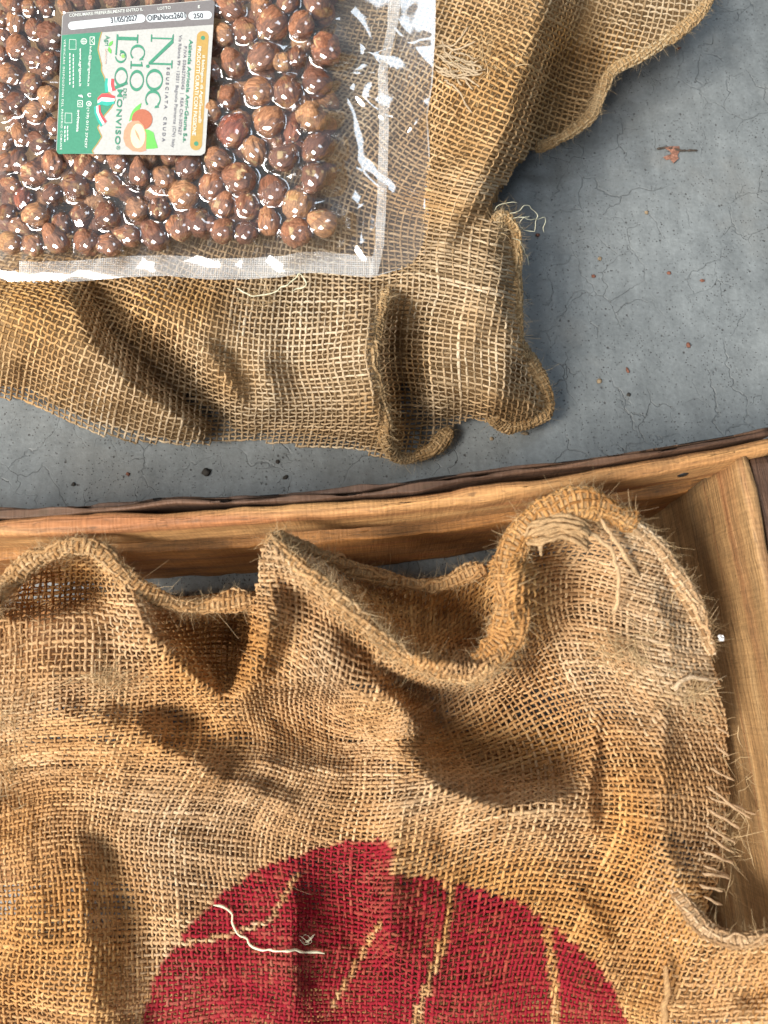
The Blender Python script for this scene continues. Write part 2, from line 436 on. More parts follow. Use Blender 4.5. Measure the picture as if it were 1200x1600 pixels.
def hem_tube(parent, pts, rx, rz, seed, mat, name='hem', s=0.0019, closed_tw=0.12, fuzz=900, base_tint=0.6, zf=None, amb=0.3):
    """rolled hem: a woven tube along (px,py,z) points"""
    pts = np.asarray(pts, float)
    if zf is not None:
        pts = catmull(pts, 40); pts[:, 2] = 0.5 * pts[:, 2] + 0.5 * np.maximum(pts[:, 2], zf(pts[:, 0], pts[:, 1]))
    w = W(*pts.T)
    L = np.linalg.norm(np.diff(w, axis=0), axis=1).sum()
    n = max(6, int(L / s)); c = catmull(w, n)
    T = np.gradient(c, axis=0); T /= np.linalg.norm(T, axis=1, keepdims=True)
    up = np.tile(np.array([0, -0.15, 1.0]), (n, 1)); B = np.cross(T, up); B /= np.linalg.norm(B, axis=1, keepdims=True); U = np.cross(B, T)
    na = max(8, int(math.pi * (rx + rz) / (s * 0.95))) ; na += na % 2
    a = np.linspace(0, -2 * np.pi, na + 1)
    i = np.arange(n)[:, None]
    aa = a[None] + closed_tw * i * s / rx
    rr = 1 + 0.22 * NZ1(i * 0.11 + seed, np.cos(aa) * 0.9 + 5) + 0.10 * NZ3(i * 0.5 + seed, np.sin(aa) + 3)
    rr[:, -1] = rr[:, 0]
    endr = np.clip(np.minimum(i, n - 1 - i) * 0.35 + 0.55, 0, 1)
    P = c[:, None] + (B[:, None] * (rx * rr * endr * np.cos(aa))[..., None] + U[:, None] * (rz * rr * endr * np.sin(aa))[..., None])
    weave(parent, P, np.ones(P.shape[:2], bool), s, s * 0.27, mat, seed, k=3, m=5, fuzz=fuzz, names=('hem_yarns', 'hem_stitches', 'hem_fibres'), closed=True, base_tint=base_tint, amp=s * 0.16, jit=0.30, fuzz_len=(0.003, 0.010), amber=np.full(P.shape[:2], amb))
    # folded cloth inside the roll
    Pc = c[:, None] + (B[:, None] * (0.93 * rx * rr * endr * np.cos(aa))[..., None] + U[:, None] * (0.93 * rz * rr * endr * np.sin(aa))[..., None])
    nn, mm = Pc.shape[:2]
    yc = np.stack([np.cos(aa), np.sin(aa), np.broadcast_to(i * 2.0, aa.shape)], -1).reshape(-1, 3)
    ti = np.tile(np.array([0.36, 0, 0, 1.0]), (nn * mm, 1))
    link('hem_fold', grid_mesh('hem_fold', Pc, {'yarn_co': ('FLOAT_VECTOR', yc), 'tint': ('FLOAT_COLOR', ti)}), mat, parent)

#@@SETTING
# ------------------------------------------------------------------ concrete floor
def concrete():
    m = NT('concrete'); tc = m.n.new('ShaderNodeTexCoord').outputs['Object']
    n1 = m.noise(tc, 9, 6, 0.6); n2 = m.noise(tc, 55, 5, 0.65); n3 = m.noise(tc, 420, 3, 0.6)
    c = m.ramp(n1, [(0.28, (0.130, 0.146, 0.155)), (0.52, (0.180, 0.200, 0.211)), (0.78, (0.240, 0.262, 0.272))])
    c = m.mix(0.75, c, m.ramp(n2, [(0.25, 0.66), (0.5, 0.98), (0.8, 1.28)]), 'MULTIPLY')
    c = m.mix(0.6, c, m.ramp(n3, [(0.25, 0.72), (0.75, 1.22)]), 'MULTIPLY')
    # brownish wear patches
    c = m.mix(m.math('MULTIPLY', m.ramp(m.noise(tc, 16, 4), [(0.55, 0.0), (0.75, 1.0)]), 0.45), c, (0.20, 0.195, 0.18))
    # hairline crazing, two sizes, broken up
    wv = m.n.new('ShaderNodeVectorMath'); wv.operation = 'ADD'
    nz = m.n.new('ShaderNodeTexNoise'); nz.inputs['Scale'].default_value = 60; nz.inputs['Detail'].default_value = 3; m.lk(tc, nz.inputs['Vector'])
    sc = m.n.new('ShaderNodeVectorMath'); sc.operation = 'SCALE'; sc.inputs[3].default_value = 0.018; m.lk(nz.outputs['Color'], sc.inputs[0])
    m.lk(tc, wv.inputs[0]); m.lk(sc.outputs[0], wv.inputs[1])
    cr = None
    for scale, w, seed in ((17, 0.007, 0.0), (48, 0.014, 3.1)):
        v = m.n.new('ShaderNodeTexVoronoi'); v.feature = 'DISTANCE_TO_EDGE'; v.inputs['Scale'].default_value = scale
        m.lk(m.mapv(wv.outputs[0], (1, 0.8, 1), (seed, seed, 0)), v.inputs['Vector'])
        line = m.ramp(v.outputs['Distance'], [(0.0, 1.0), (w, 0.0)])
        msk = m.ramp(m.noise(m.mapv(tc, (1, 1, 1), (seed, 1, 0)), 24, 3), [(0.47, 0.0), (0.60, 1.0)])
        l2 = m.math('MULTIPLY', line, msk)
        cr = l2 if cr is None else m.math('MAXIMUM', cr, l2)
    c = m.mix(m.math('MULTIPLY', m.ramp(m.noise(tc, 7, 5, 0.65), [(0.50, 0.0), (0.68, 1.0)]), 0.35), c, (0.105, 0.115, 0.118))
    c = m.mix(m.math('MULTIPLY', cr, 0.32), c, (0.065, 0.072, 0.078))
    c = m.mix(0.5, c, m.ramp(m.noise(m.mapv(tc, (130, 14, 1), (0, 0, 0), (0, 0, 0.12)), 1.0, 4, 0.6), [(0.3, 0.75), (0.7, 1.2)]), 'MULTIPLY')
    # pits and grit
    pits = None
    for scale, thr, dens in ((260, 0.17, 0.68), (700, 0.24, 0.60), (110, 0.075, 0.70)):
        v = m.n.new('ShaderNodeTexVoronoi'); v.inputs['Scale'].default_value = scale; m.lk(tc, v.inputs['Vector'])
        dot = m.ramp(v.outputs['Distance'], [(thr * 0.7, 1.0), (thr, 0.0)])
        sel = m.ramp(m.math('ADD', m.math('MULTIPLY', v.outputs['Color'], 0.55), m.math('MULTIPLY', m.noise(tc, 30, 3), 0.6)), [(dens, 0.0), (dens + 0.06, 1.0)])
        d = m.math('MULTIPLY', dot, sel); pits = d if pits is None else m.math('MAXIMUM', pits, d)
    c = m.mix(m.math('MULTIPLY', pits, 0.8), c, (0.045, 0.042, 0.042))
    h = m.math('SUBTRACT', m.math('ADD', m.math('MULTIPLY', n2, 0.5), m.math('MULTIPLY', n3, 0.35)), m.math('ADD', m.math('MULTIPLY', cr, 0.55), m.math('MULTIPLY', pits, 0.9)))
    m.set(Base_Color=c, Roughness=m.ramp(n2, [(0.3, 0.42), (0.75, 0.68)]), Normal=m.bump(h, 0.75, 0.0009), Specular_IOR_Level=0.45)
    return m.m
me = mesh_np('concrete_floor', np.array([[-3, -3, 0], [3, -3, 0], [3, 3, 0], [-3, 3, 0]], float), np.array([[0, 1, 2, 3]]), False)
floor = link('concrete_floor', me, concrete()); tag(floor, kind='structure')
floor['label'] = 'cracked blue grey concrete floor under sacks and crate'

# ------------------------------------------------------------------ wood
def wood(name, pale, mid, dark, scale=1.0, streak=(0.30, 0.10, 0.04), grey=0.25):
    m = NT(name); co = m.attr('wood_co')
    g1 = m.noise(m.mapv(co, (5 * scale, 120 * scale, 120 * scale)), 1.0, 5, 0.6, 0.6)
    g2 = m.noise(m.mapv(co, (22 * scale, 900 * scale, 900 * scale)), 1.0, 3, 0.6)
    w = m.noise(m.mapv(co, (3 * scale, 38 * scale, 38 * scale), (7, 2, 1)), 1.0, 3, 0.5, 1.2)
    c = m.ramp(g1, [(0.25, dark), (0.5, mid), (0.75, pale)])
    c = m.mix(m.math('MULTIPLY', m.ramp(w, [(0.56, 0.0), (0.66, 1.0)]), 0.7), c, streak)
    c = m.mix(m.math('MULTIPLY', m.ramp(m.noise(m.mapv(co, (8, 60, 60), (3, 9, 4)), 1.0, 4), [(0.55, 0.0), (0.75, 1.0)]), grey), c, (0.10, 0.085, 0.06))
    c = m.mix(0.8, c, m.ramp(g2, [(0.3, 0.5), (0.7, 1.28)]), 'MULTIPLY')
    c = m.mix(0.35, c, m.ramp(m.noise(co, 700, 3), [(0.3, 0.6), (0.7, 1.25)]), 'MULTIPLY')
    fl = m.noise(m.mapv(co, (160, 1500, 1500), (1, 5, 2)), 1.0, 2, 0.5)
    c = m.mix(m.math('MULTIPLY', m.ramp(fl, [(0.60, 0.0), (0.68, 1.0)]), 0.55), c, (0.07, 0.04, 0.02))          # pores and splinters
    ss_ = m.noise(m.mapv(co, (900, 60, 60)), 1.0, 2, 0.5)                                                            # saw marks across the grain
    c = m.mix(0.3, c, m.ramp(ss_, [(0.35, 0.7), (0.65, 1.2)]), 'MULTIPLY')
    c = m.mix(m.math('MULTIPLY', m.ramp(m.noise(m.mapv(co, (30, 45, 45), (2, 8, 3)), 1.0, 5, 0.7), [(0.56, 0.0), (0.70, 1.0)]), 0.5), c, (0.09, 0.055, 0.03))   # stains
    h = m.math('ADD', m.math('ADD', m.math('MULTIPLY', g2, 1.0), m.math('MULTIPLY', g1, 0.6)), m.math('SUBTRACT', m.math('MULTIPLY', ss_, 0.5), m.math('MULTIPLY', fl, 0.8)))
    m.set(Base_Color=c, Roughness=0.62, Normal=m.bump(h, 0.8, 0.0006), Specular_IOR_Level=0.35)
    return m.m
M_RAIL = wood('crate_rail_wood', (0.60, 0.35, 0.15), (0.48, 0.25, 0.095), (0.27, 0.115, 0.045))
M_BARK = wood('crate_bark_edge_wood', (0.19, 0.10, 0.055), (0.085, 0.045, 0.028), (0.028, 0.02, 0.018), streak=(0.05, 0.02, 0.015), grey=0.6)
M_LOW = wood('crate_lower_board_wood', (0.42, 0.20, 0.065), (0.32, 0.14, 0.04), (0.17, 0.07, 0.025))
M_SIDE = wood('crate_side_board_wood', (0.46, 0.30, 0.145), (0.35, 0.205, 0.088), (0.22, 0.125, 0.055), streak=(0.28, 0.11, 0.045), grey=0.45)

def board(name, path, thick, height, mat, parent, out, seed=0, lump=0.0006, rnd=0.0025, zprof=None, tprof=None):
    """sweep a rounded rectangle: path (n,3) is the inner top edge, out = horizontal direction of thickness"""
    p = np.asarray(path, float); n = len(p)
    out = np.asarray(out, float); out = out / np.linalg.norm(out)
    prof = []
    rr = min(rnd, thick * 0.45)
    def arc(cx, cz, a0, a1, k=4):
        for t in np.linspace(a0, a1, k): prof.append((cx + rr * math.cos(t), cz + rr * math.sin(t)))
    arc(rr, -rr, math.pi, math.pi / 2); 
    for t in np.linspace(0.2, 0.8, 4): prof.append((rr + t * (thick - 2 * rr), 0))
    arc(thick - rr, -rr, math.pi / 2, 0)
    for t in np.linspace(0.1, 0.9, 5): prof.append((thick, -rr - t * (height - 2 * rr)))
    arc(thick - rr, -height + rr, 0, -math.pi / 2)
    arc(rr, -height + rr, -math.pi / 2, -math.pi)
    for t in np.linspace(0.9, 0.1, 9): prof.append((0, -rr - t * (height - 2 * rr)))
    prof = np.array(prof); m = len(prof)
    T = np.gradient(p, axis=0); s = np.concatenate([[0], np.cumsum(np.linalg.norm(np.diff(p, axis=0), axis=1))])
    zs = np.ones(n) if zprof is None else np.asarray(zprof); ts = np.ones(n) if tprof is None else np.asarray(tprof)
    o2 = prof[None, :, 0] * ts[:, None]; z2 = prof[None, :, 1] * zs[:, None]
    ln = lump * (NZ1(s[:, None] * 45 + seed, z2 * 90 + 3) + 0.6 * NZ2(s[:, None] * 160, o2 * 300 + z2 * 200 + seed))
    V = p[:, None] + out * (o2 + ln * np.sign(o2 - thick / 2 + 1e-6))[..., None] + np.array([0, 0, 1.0]) * (z2 + 0.8 * ln)[..., None]
    co = np.stack([np.broadcast_to(s[:, None], o2.shape) + seed * 0.7, o2 + seed * 0.13, z2], -1)
    idx = np.arange(n * m).reshape(n, m); nx = np.roll(idx, -1, 1)
    F = np.stack([idx[:-1], idx[1:], nx[1:], nx[:-1]], -1).reshape(-1, 4)
    # end caps as triangle fans
    Vc = np.vstack([V.reshape(-1, 3), V[0].mean(0), V[-1].mean(0)]); coc = np.vstack([co.reshape(-1, 3), co[0].mean(0), co[-1].mean(0)])
    k = n * m
    cap = np.vstack([np.stack([idx[0], nx[0], np.full(m, k)], -1), np.stack([nx[-1], idx[-1], np.full(m, k + 1)], -1)])
    o = link(name, mesh_np(name, Vc, [F, cap], True, {'wood_co': ('FLOAT_VECTOR', coc)}), mat, parent)
    return o
RIM = 112.0
crate = empty('wooden_crate'); tag(crate, 'rough slatted wooden crate holding the burlap sack with red print', 'crate')
xs = np.linspace(-620, 1215, 120)
yin = np.interp(xs, [-620, -140, 0, 200, 400, 600, 800, 1000, 1148, 1215], [858, 842, 836, 828, 815, 803, 778, 746, 719, 706])
kk = np.ones(9) / 9; yin = np.convolve(np.pad(yin, 4, mode='reflect', reflect_type='odd'), kk, 'valid')
rail = W(xs, yin, np.full(len(xs), RIM))
tdir = rail[-1] - rail[0]; odir = np.array([-tdir[1], tdir[0], 0]); odir /= np.linalg.norm(odir)
hz = 1 + 0.10 * NZ1(xs / 240.0, xs * 0 + 2)
board('top_rail', rail, 0.0062, 0.025, M_RAIL, crate, odir, seed=1, lump=0.00035, rnd=0.0026, zprof=hz)
gap = 0.0004 + 0.0016 * np.exp(-((xs - 265) / 60) ** 2) + 0.0018 * np.exp(-((xs - 800) / 120) ** 2)
bk = rail + odir * (0.0066 + gap)[:, None] + np.array([0, 0, 1.0]) * (0.0008 * NZ2(xs / 170.0, xs * 0 + 5) - 0.0005)[:, None]
b1 = board('bark_strip', bk, 0.0020, 0.021, M_BARK, crate, odir, seed=2, lump=0.0004, rnd=0.0006)
b1['label'] = 'dark split bark edge along the outside of the top rail'
bk2 = bk + odir * (0.0022 + 0.0010 * np.exp(-((xs - 620) / 150) ** 2))[:, None] - np.array([0, 0, 0.0016])
board('bark_strip', bk2, 0.0012, 0.018, M_BARK, crate, odir, seed=3, lump=0.0004, rnd=0.0005)
low = rail + np.array([0, 0, -0.046]) + odir * 0.0006
board('lower_board', low, 0.0075, 0.062, M_LOW, crate, odir, seed=4, lump=0.0005, rnd=0.0012)
# side board (right)
t = np.linspace(0, 1, 70)
sx = 1150 + 250 * t; sy = 714 + (1900 - 714) * t
side = W(sx, sy, np.full(70, RIM - 1.0)); sdir = side[-1] - side[0]
so = np.array([-sdir[1], sdir[0], 0]); so = so / np.linalg.norm(so)
if so[0] < 0: so = -so
board('side_board', side, 0.0050, 0.104, M_SIDE, crate, so, seed=5, lump=0.0005, rnd=0.0016)
cap_p = side + so * 0.0066 + np.array([0, 0, -0.003])
board('outer_side_slat', cap_p, 0.009, 0.09, M_BARK, crate, so, seed=6, lump=0.0006, rnd=0.001)
# bottom slats (run left to right) seen through the weave
ind = -odir
corner = rail[-1].copy(); corner[2] = 0.010
for i in range(4):
    a0 = np.array([rail[0, 0] - 0.05, rail[0, 1], 0.010]) + ind * (0.020 + i * 0.075); b0 = np.array([side[:, 0].max() + 0.0, rail[-1, 1], 0.010]) + ind * (0.020 + i * 0.075)
    q = np.linspace(a0, b0, 40)
    board('bottom_slat', q, 0.048, 0.008, M_LOW, crate, ind, seed=10 + i, lump=0.0004, rnd=0.001)
# nail head in the corner
M_NAIL = plain('nail_steel', (0.05, 0.055, 0.06), 0.45, Metallic=0.8)
for (nx_, ny_, nz_), nn in (((1066, 741, 104), -odir),):
    c0 = W(np.array(float(nx_)), np.array(float(ny_)), np.array(float(nz_))); nn = nn / np.linalg.norm(nn)
    e1 = np.cross(nn, [0.3, 0.2, 0.9]); e1 /= np.linalg.norm(e1); e2 = np.cross(nn, e1)
    an = np.linspace(0, 2 * np.pi, 14, endpoint=False)
    rings_ = [(0.0022, -0.002), (0.0022, 0.0002), (0.0017, 0.0006), (0.0, 0.0008)]
    V = np.vstack([c0 + nn * h_ + r_ * (np.cos(an)[:, None] * e1 + np.sin(an)[:, None] * e2) for r_, h_ in rings_])
    ii = np.arange(14 * 4).reshape(4, 14); F = np.stack([ii[:-1], np.roll(ii, -1, 1)[:-1], np.roll(ii, -1, 1)[1:], ii[1:]], -1).reshape(-1, 4)
    link('nail_head', mesh_np('nail_head', V, F, True), M_NAIL, crate)
#@@CRATE_SACK
# ------------------------------------------------------------------ sack in the crate
LOW_LINES = [
    # rim at the left, its pocket, the raised edge below it
    [(-120, 985, 92), (-60, 960, 95), (0, 935, 98), (50, 875, 104), (110, 852, 108), (165, 868, 106), (200, 908, 100), (280, 940, 90), (390, 938, 85)],
    [(-60, 950, 74), (0, 945, 66), (60, 946, 60), (120, 938, 61), (158, 926, 70)],
    [(40, 915, 68), (95, 893, 70), (150, 900, 74)],
    [(-120, 975, 86), (-60, 968, 88), (0, 960, 86), (60, 963, 84), (120, 956, 84), (178, 950, 88)],
    # ridge running down from the rim, dark pocket to its right
    [(178, 890, 106), (215, 945, 101), (255, 1000, 93), (300, 1045, 85), (345, 1087, 77)],
    [(262, 972, 68), (315, 985, 54), (360, 1020, 48), (352, 1062, 55)],
    [(390, 965, 62), (385, 1010, 54)],
    [(280, 985, 66), (330, 1040, 58)],
    # peak sheet
    [(408, 850, 114), (402, 930, 106), (398, 985, 96), (384, 1040, 86), (372, 1085, 78)],
    [(422, 846, 122), (450, 870, 121), (530, 935, 117), (580, 980, 113), (640, 1030, 108), (700, 1052, 105), (750, 1050, 106), (775, 1030, 108), (797, 980, 113), (790, 920, 118), (797, 850, 122), (845, 802, 125), (905, 786, 126)],
    [(430, 835, 108), (500, 860, 98), (560, 886, 88), (640, 906, 80), (700, 906, 79), (755, 885, 84)],
    [(530, 900, 96), (600, 955, 88), (660, 985, 80), (710, 985, 77), (735, 945, 75), (650, 935, 78)],
    [(758, 900, 82), (756, 980, 82), (740, 1015, 88)],
    [(430, 890, 113), (470, 925, 108), (530, 975, 101), (585, 1020, 93)],
    [(490, 965, 105), (540, 1020, 99), (590, 1065, 93), (640, 1110, 86), (652, 1128, 78)],
    [(600, 1045, 88), (655, 1088, 62), (700, 1078, 62), (760, 1078, 62), (672, 1128, 54)],
    [(450, 1000, 92), (430, 1060, 80), (500, 1060, 86), (560, 1090, 82), (600, 1122, 76)],
    [(410, 1090, 66), (470, 1090, 64), (530, 1095, 65)],
    # upper plain on the left
    [(0, 1000, 80), (80, 1000, 80), (180, 1000, 80)], [(0, 1045, 74), (100, 1050, 76), (220, 1055, 70)],
    [(0, 1100, 66), (70, 1097, 63), (140, 1094, 62), (230, 1102, 60), (320, 1112, 59)],
    # long ridge across the middle
    [(150, 1120, 66), (200, 1140, 67), (260, 1182, 68), (340, 1216, 68), (430, 1246, 67), (520, 1240, 68), (600, 1224, 71), (660, 1214, 78), (720, 1240, 80), (780, 1257, 78), (850, 1255, 76), (915, 1237, 72)],
    [(290, 1148, 64), (400, 1165, 63), (500, 1180, 63), (590, 1170, 64)], [(520, 1125, 60)],
    # hollow right of the peak sheet
    [(690, 1165, 53), (745, 1205, 51), (800, 1215, 51), (860, 1205, 55), (895, 1180, 59)], [(760, 1140, 56), (850, 1140, 60)], [(800, 1095, 56), (890, 1080, 68)],
    # right: crease, column, flap
    [(860, 850, 108), (900, 900, 100), (890, 980, 90), (840, 1030, 76)],
    [(960, 800, 122), (1010, 838, 114), (1058, 905, 106), (1090, 960, 102), (1112, 1040, 98), (1122, 1120, 92)],
    [(970, 900, 110), (1000, 980, 106), (1040, 1040, 102)],
    [(935, 985, 96), (965, 1010, 98), (1005, 1055, 98)], [(900, 1010, 88), (930, 1060, 78), (930, 1120, 75), (925, 1180, 72), (922, 1240, 68)],
    [(938, 1130, 69), (935, 1200, 63), (932, 1260, 59)],
    [(965, 1090, 84), (960, 1180, 76), (965, 1280, 68), (985, 1350, 62)],
    [(1046, 1080, 97), (1040, 1150, 91), (1034, 1250, 83), (1040, 1340, 78), (1064, 1400, 78), (1106, 1455, 80), (1150, 1470, 85), (1210, 1462, 92), (1300, 1450, 95)],
    [(1005, 1100, 94), (1008, 1200, 86), (1006, 1300, 76)],
    [(1110, 1150, 80), (1112, 1250, 74), (1108, 1340, 70), (1112, 1400, 72)],
    [(1180, 1150, 66), (1185, 1300, 58), (1170, 1390, 62)],
    [(1000, 1420, 58), (1050, 1500, 60), (1060, 1590, 56)],
    [(1150, 1510, 76), (1200, 1520, 82), (1190, 1600, 78), (1120, 1560, 62)], [(1170, 1555, 68)],
    # below the long ridge
    [(250, 1260, 62), (400, 1310, 58), (500, 1300, 62)], [(160, 1300, 58), (200, 1220, 63)], [(300, 1330, 55)],
    [(645, 1245, 78), (622, 1300, 72), (607, 1365, 68), (600, 1430, 64), (612, 1490, 58), (625, 1520, 50)],
    [(590, 1370, 52), (582, 1430, 48), (592, 1490, 44)],
    [(435, 1335, 57), (456, 1400, 56), (456, 1480, 54), (455, 1600, 50), (450, 1700, 50)], [(484, 1400, 51), (484, 1480, 49), (484, 1600, 46)],
    [(520, 1440, 46), (545, 1520, 44), (545, 1620, 42)], [(380, 1430, 54), (300, 1490, 47), (260, 1570, 44)], [(370, 1560, 48)], [(540, 1340, 56)],
    [(95, 1230, 58), (112, 1290, 60), (120, 1350, 60), (132, 1450, 59), (137, 1560, 56), (130, 1650, 58), (120, 1740, 54)],
    [(158, 1320, 54), (190, 1390, 50), (212, 1450, 47), (232, 1520, 45), (240, 1600, 44)], [(225, 1350, 55), (285, 1400, 55), (275, 1480, 48)],
    [(40, 1300, 58), (40, 1400, 60), (20, 1500, 52), (40, 1590, 34), (0, 1640, 30)], [(-60, 1300, 56), (-80, 1500, 50)],
    [(10, 1150, 56), (10, 1230, 52)], [(-60, 1100, 60)],
    [(690, 1310, 70), (760, 1322, 68), (850, 1330, 64), (910, 1320, 60)], [(850, 1400, 58), (700, 1440, 58), (650, 1500, 54), (680, 1560, 46)], [(800, 1520, 50), (900, 1500, 54)], [(640, 1600, 40), (760, 1620, 46), (900, 1640, 48), (1000, 1660, 52)],
    [(-100, 1750, 40), (300, 1750, 40), (700, 1750, 40), (1200, 1750, 60), (1350, 1600, 80), (1350, 1200, 85)],
]
LX0, LX1, LY0, LY1, LST = -200, 1400, 780, 1800, 4
LR = heightfield(LOW_LINES, LX0, LX1, LY0, LY1, LST, 5.5)
gx, gy = np.meshgrid(np.arange(LX0, LX1 + LST, LST), np.arange(LY0, LY1 + LST, LST))
lo_ = blur(LR, 13.0); LR = lo_ + (LR - lo_) * 1.5
LR = crests(LR, gx, gy, [([(195, 1108), (250, 1165), (320, 1205), (420, 1248), (500, 1262)], 7, 24), ([(345, 1085), (420, 1078), (520, 1062), (570, 1092), (620, 1132)], 6, 18), ([(530, 1085), (575, 1130), (640, 1205)], 6, 20), ([(640, 1212), (700, 1236), (780, 1258), (860, 1255), (920, 1236)], 7, 22),
    ([(652, 1225), (617, 1300), (604, 1370), (598, 1440), (618, 1510)], 9, 20), ([(462, 1330), (458, 1420), (456, 1600)], 3.5, 18), ([(925, 1060), (932, 1150), (921, 1240), (926, 1330)], 7, 16), ([(1036, 1080), (1034, 1200), (1034, 1300), (1062, 1400)], 7, 20), ([(118, 1240), (130, 1350), (136, 1450), (142, 1620)], 2.5, 24),
    ([(938, 975), (965, 1010), (1005, 1060)], 5, 16), ([(850, 1010), (920, 1090)], 4, 18), ([(250, 1290), (330, 1335), (420, 1340)], 4, 22), ([(690, 1300), (790, 1318), (890, 1300)], 4, 26), ([(860, 1350), (920, 1420), (960, 1500)], 4, 22), ([(975, 1350), (1030, 1440), (1090, 1520)], 5, 22), ([(40, 1062), (130, 1055), (240, 1052)], 5, 16), ([(0, 1110), (110, 1118), (180, 1180), (200, 1260)], 4, 20),
    ([(430, 860), (425, 940), (410, 1020)], 4, 16), ([(470, 980), (520, 1040), (545, 1070)], 4, 18), ([(300, 1420), (340, 1500), (350, 1600)], 3, 26), ([(690, 1380), (680, 1480), (640, 1560)], 4, 24), ([(20, 1300), (60, 1380), (50, 1500)], 4, 24), ([(1000, 900), (1040, 980), (1050, 1060)], 4, 20), ([(380, 1180), (450, 1205), (560, 1200)], 3, 16), ([(700, 1110), (780, 1130), (860, 1160)], -3, 24)], 1.5)
LR = LR + 0.8 * NZ3(gx / 95.0, gy / 70.0) + 1.0 * NZ1(gx / 46.0, gy / 46.0) + 0.6 * NZ2(gx / 21.0, gy / 21.0)
# the cloth stays in front of the side board and above the bottom slats
sn = so; sp = side[0]
dd = rays(gx, gy); O = np.array([0, 0, CAM_H])
tt = ((sp - O) @ sn) / np.where(np.abs(dd @ sn) < 1e-6, 1e-6, dd @ sn)
zw = (O + dd * tt[..., None])[..., 2] * 1e3
zw = np.where((tt > 0) & (gx > 800), zw + 3.0, -1)
LR = np.maximum(LR, np.clip(zw, -1, 118)); LR = np.maximum(LR, 20)
LR = blur(np.minimum(LR, 136), 0.8)
zlow = lambda x, y: bilin(LR, LX0, LY0, LST, x, y)
LOW_MASK = [(-200, 990), (-60, 962), (0, 936), (50, 876), (110, 852), (165, 868), (200, 908), (280, 940), (385, 938), (398, 930), (408, 860), (420, 838), (445, 842), (500, 862), (560, 888), (640, 908), (700, 908), (757, 886), (775, 865), (797, 845), (845, 802), (905, 784), (960, 790), (1012, 830), (1060, 900), (1096, 960), (1120, 1040), (1136, 1130), (1138, 1180), (1140, 1240), (1134, 1300), (1128, 1360), (1108, 1400), (1106, 1448), (1150, 1464), (1210, 1458), (1400, 1450), (1400, 1800), (-200, 1800)]
LOWS = 0.00238
nu, nv = 226, 176
bx = np.linspace(-330, 1500, nu); by = np.linspace(700, 1900, nv)
Q = np.stack(np.meshgrid(bx, by, indexing='ij'), -1)
Q = swirl(Q, [(820, 1070, 150, -34), (470, 980, 100, 34), (1000, 1420, 150, 18), (150, 1180, 140, 8), (330, 1290, 150, 10), (560, 1180, 120, 16), (700, 1480, 220, 4), (960, 900, 90, 10)])
Q = wavy(Q, 900, ((26, 260), (13, 120), (4, 50)))
su = 0.96 * LOWS * np.clip(1 + 0.08 * rng.standard_normal((nu - 1, 1, 1)), 0.68, 1.45); sv = 1.03 * LOWS * np.clip(1 + 0.09 * rng.standard_normal((1, nv - 1, 1)), 0.68, 1.5)
Q = relax(Q, zlow, su, sv, 170)
QL = Q
qx, qy = Q[..., 0], Q[..., 1]
PL = W(qx, qy, zlow(qx, qy))
mask = in_poly(qx, qy, LOW_MASK) & (qx > -60) & (qx < 1262) & (qy < 1668)
# red print: a disc crossed by thin bare lines
def seg_d(x, y, pl):
    d = np.full(x.shape, 1e9)
    for (x0, y0), (x1, y1) in zip(pl[:-1], pl[1:]):
        t = np.clip(((x - x0) * (x1 - x0) + (y - y0) * (y1 - y0)) / ((x1 - x0) ** 2 + (y1 - y0) ** 2), 0, 1)
        d = np.minimum(d, np.hypot(x - x0 - t * (x1 - x0), y - y0 - t * (y1 - y0)))
    return d
cy = np.where(qx > 612, 1668.0, 1642.0)
rr = np.hypot((qx - 606) / 384.0, (qy - cy) / np.where(qx > 612, 302.0, 332.0)) + 0.005 * NZ1(qx / 14.0, qy / 14.0)
red = (rr < 1.0).astype(float)
for pl, w in (([(702, 1362), (698, 1440), (690, 1480), (660, 1560), (640, 1640)], 6), ([(852, 1436), (862, 1500), (868, 1560), (872, 1640)], 7), ([(462, 1368), (440, 1410), (420, 1440), (350, 1462), (262, 1480)], 4), ([(596, 1440), (560, 1500), (520, 1570)], 4)):
    red *= np.where(seg_d(qx, qy, pl) < w, 0.08, 1.0)
sack2 = empty('burlap_sack'); tag(sack2, 'open burlap sack with a red printed disc lying inside the wooden crate', 'sack')
def spots(x, y, items, base=0.2):
    a = np.full(x.shape, base)
    for cx, cy_, rx, ry, v in items: a = a + v * np.exp(-((x - cx) / rx) ** 2 - ((y - cy_) / ry) ** 2)
    return np.clip(a, 0, 1)
AMB = spots(qx, qy, [(650, 950, 140, 60, 0.9), (340, 1020, 80, 70, 0.8), (100, 910, 90, 40, 0.7), (800, 900, 60, 110, 0.6), (980, 1280, 60, 120, 0.5), (700, 1480, 260, 160, 0.35), (60, 1450, 120, 200, 0.5), (1000, 1480, 200, 120, 0.45), (330, 1150, 200, 40, 0.3), (170, 1450, 60, 120, 0.5), (900, 780, 120, 30, 0.6), (760, 1170, 120, 60, 0.4), (780, 1380, 160, 60, 0.3), (1010, 950, 100, 150, -0.3), (280, 1330, 130, 110, -0.25), (500, 1000, 60, 80, -0.15)], 0.45)  # amber patches: jute tone plus painted glow in the pockets and folds
weave(sack2, PL, mask, LOWS, 0.00052, M_CLOTH, 101, k=3, m=5, red=red, fuzz=40000, thin=0.95, base_tint=0.56, jit=0.06, amp=0.00036, amber=AMB)

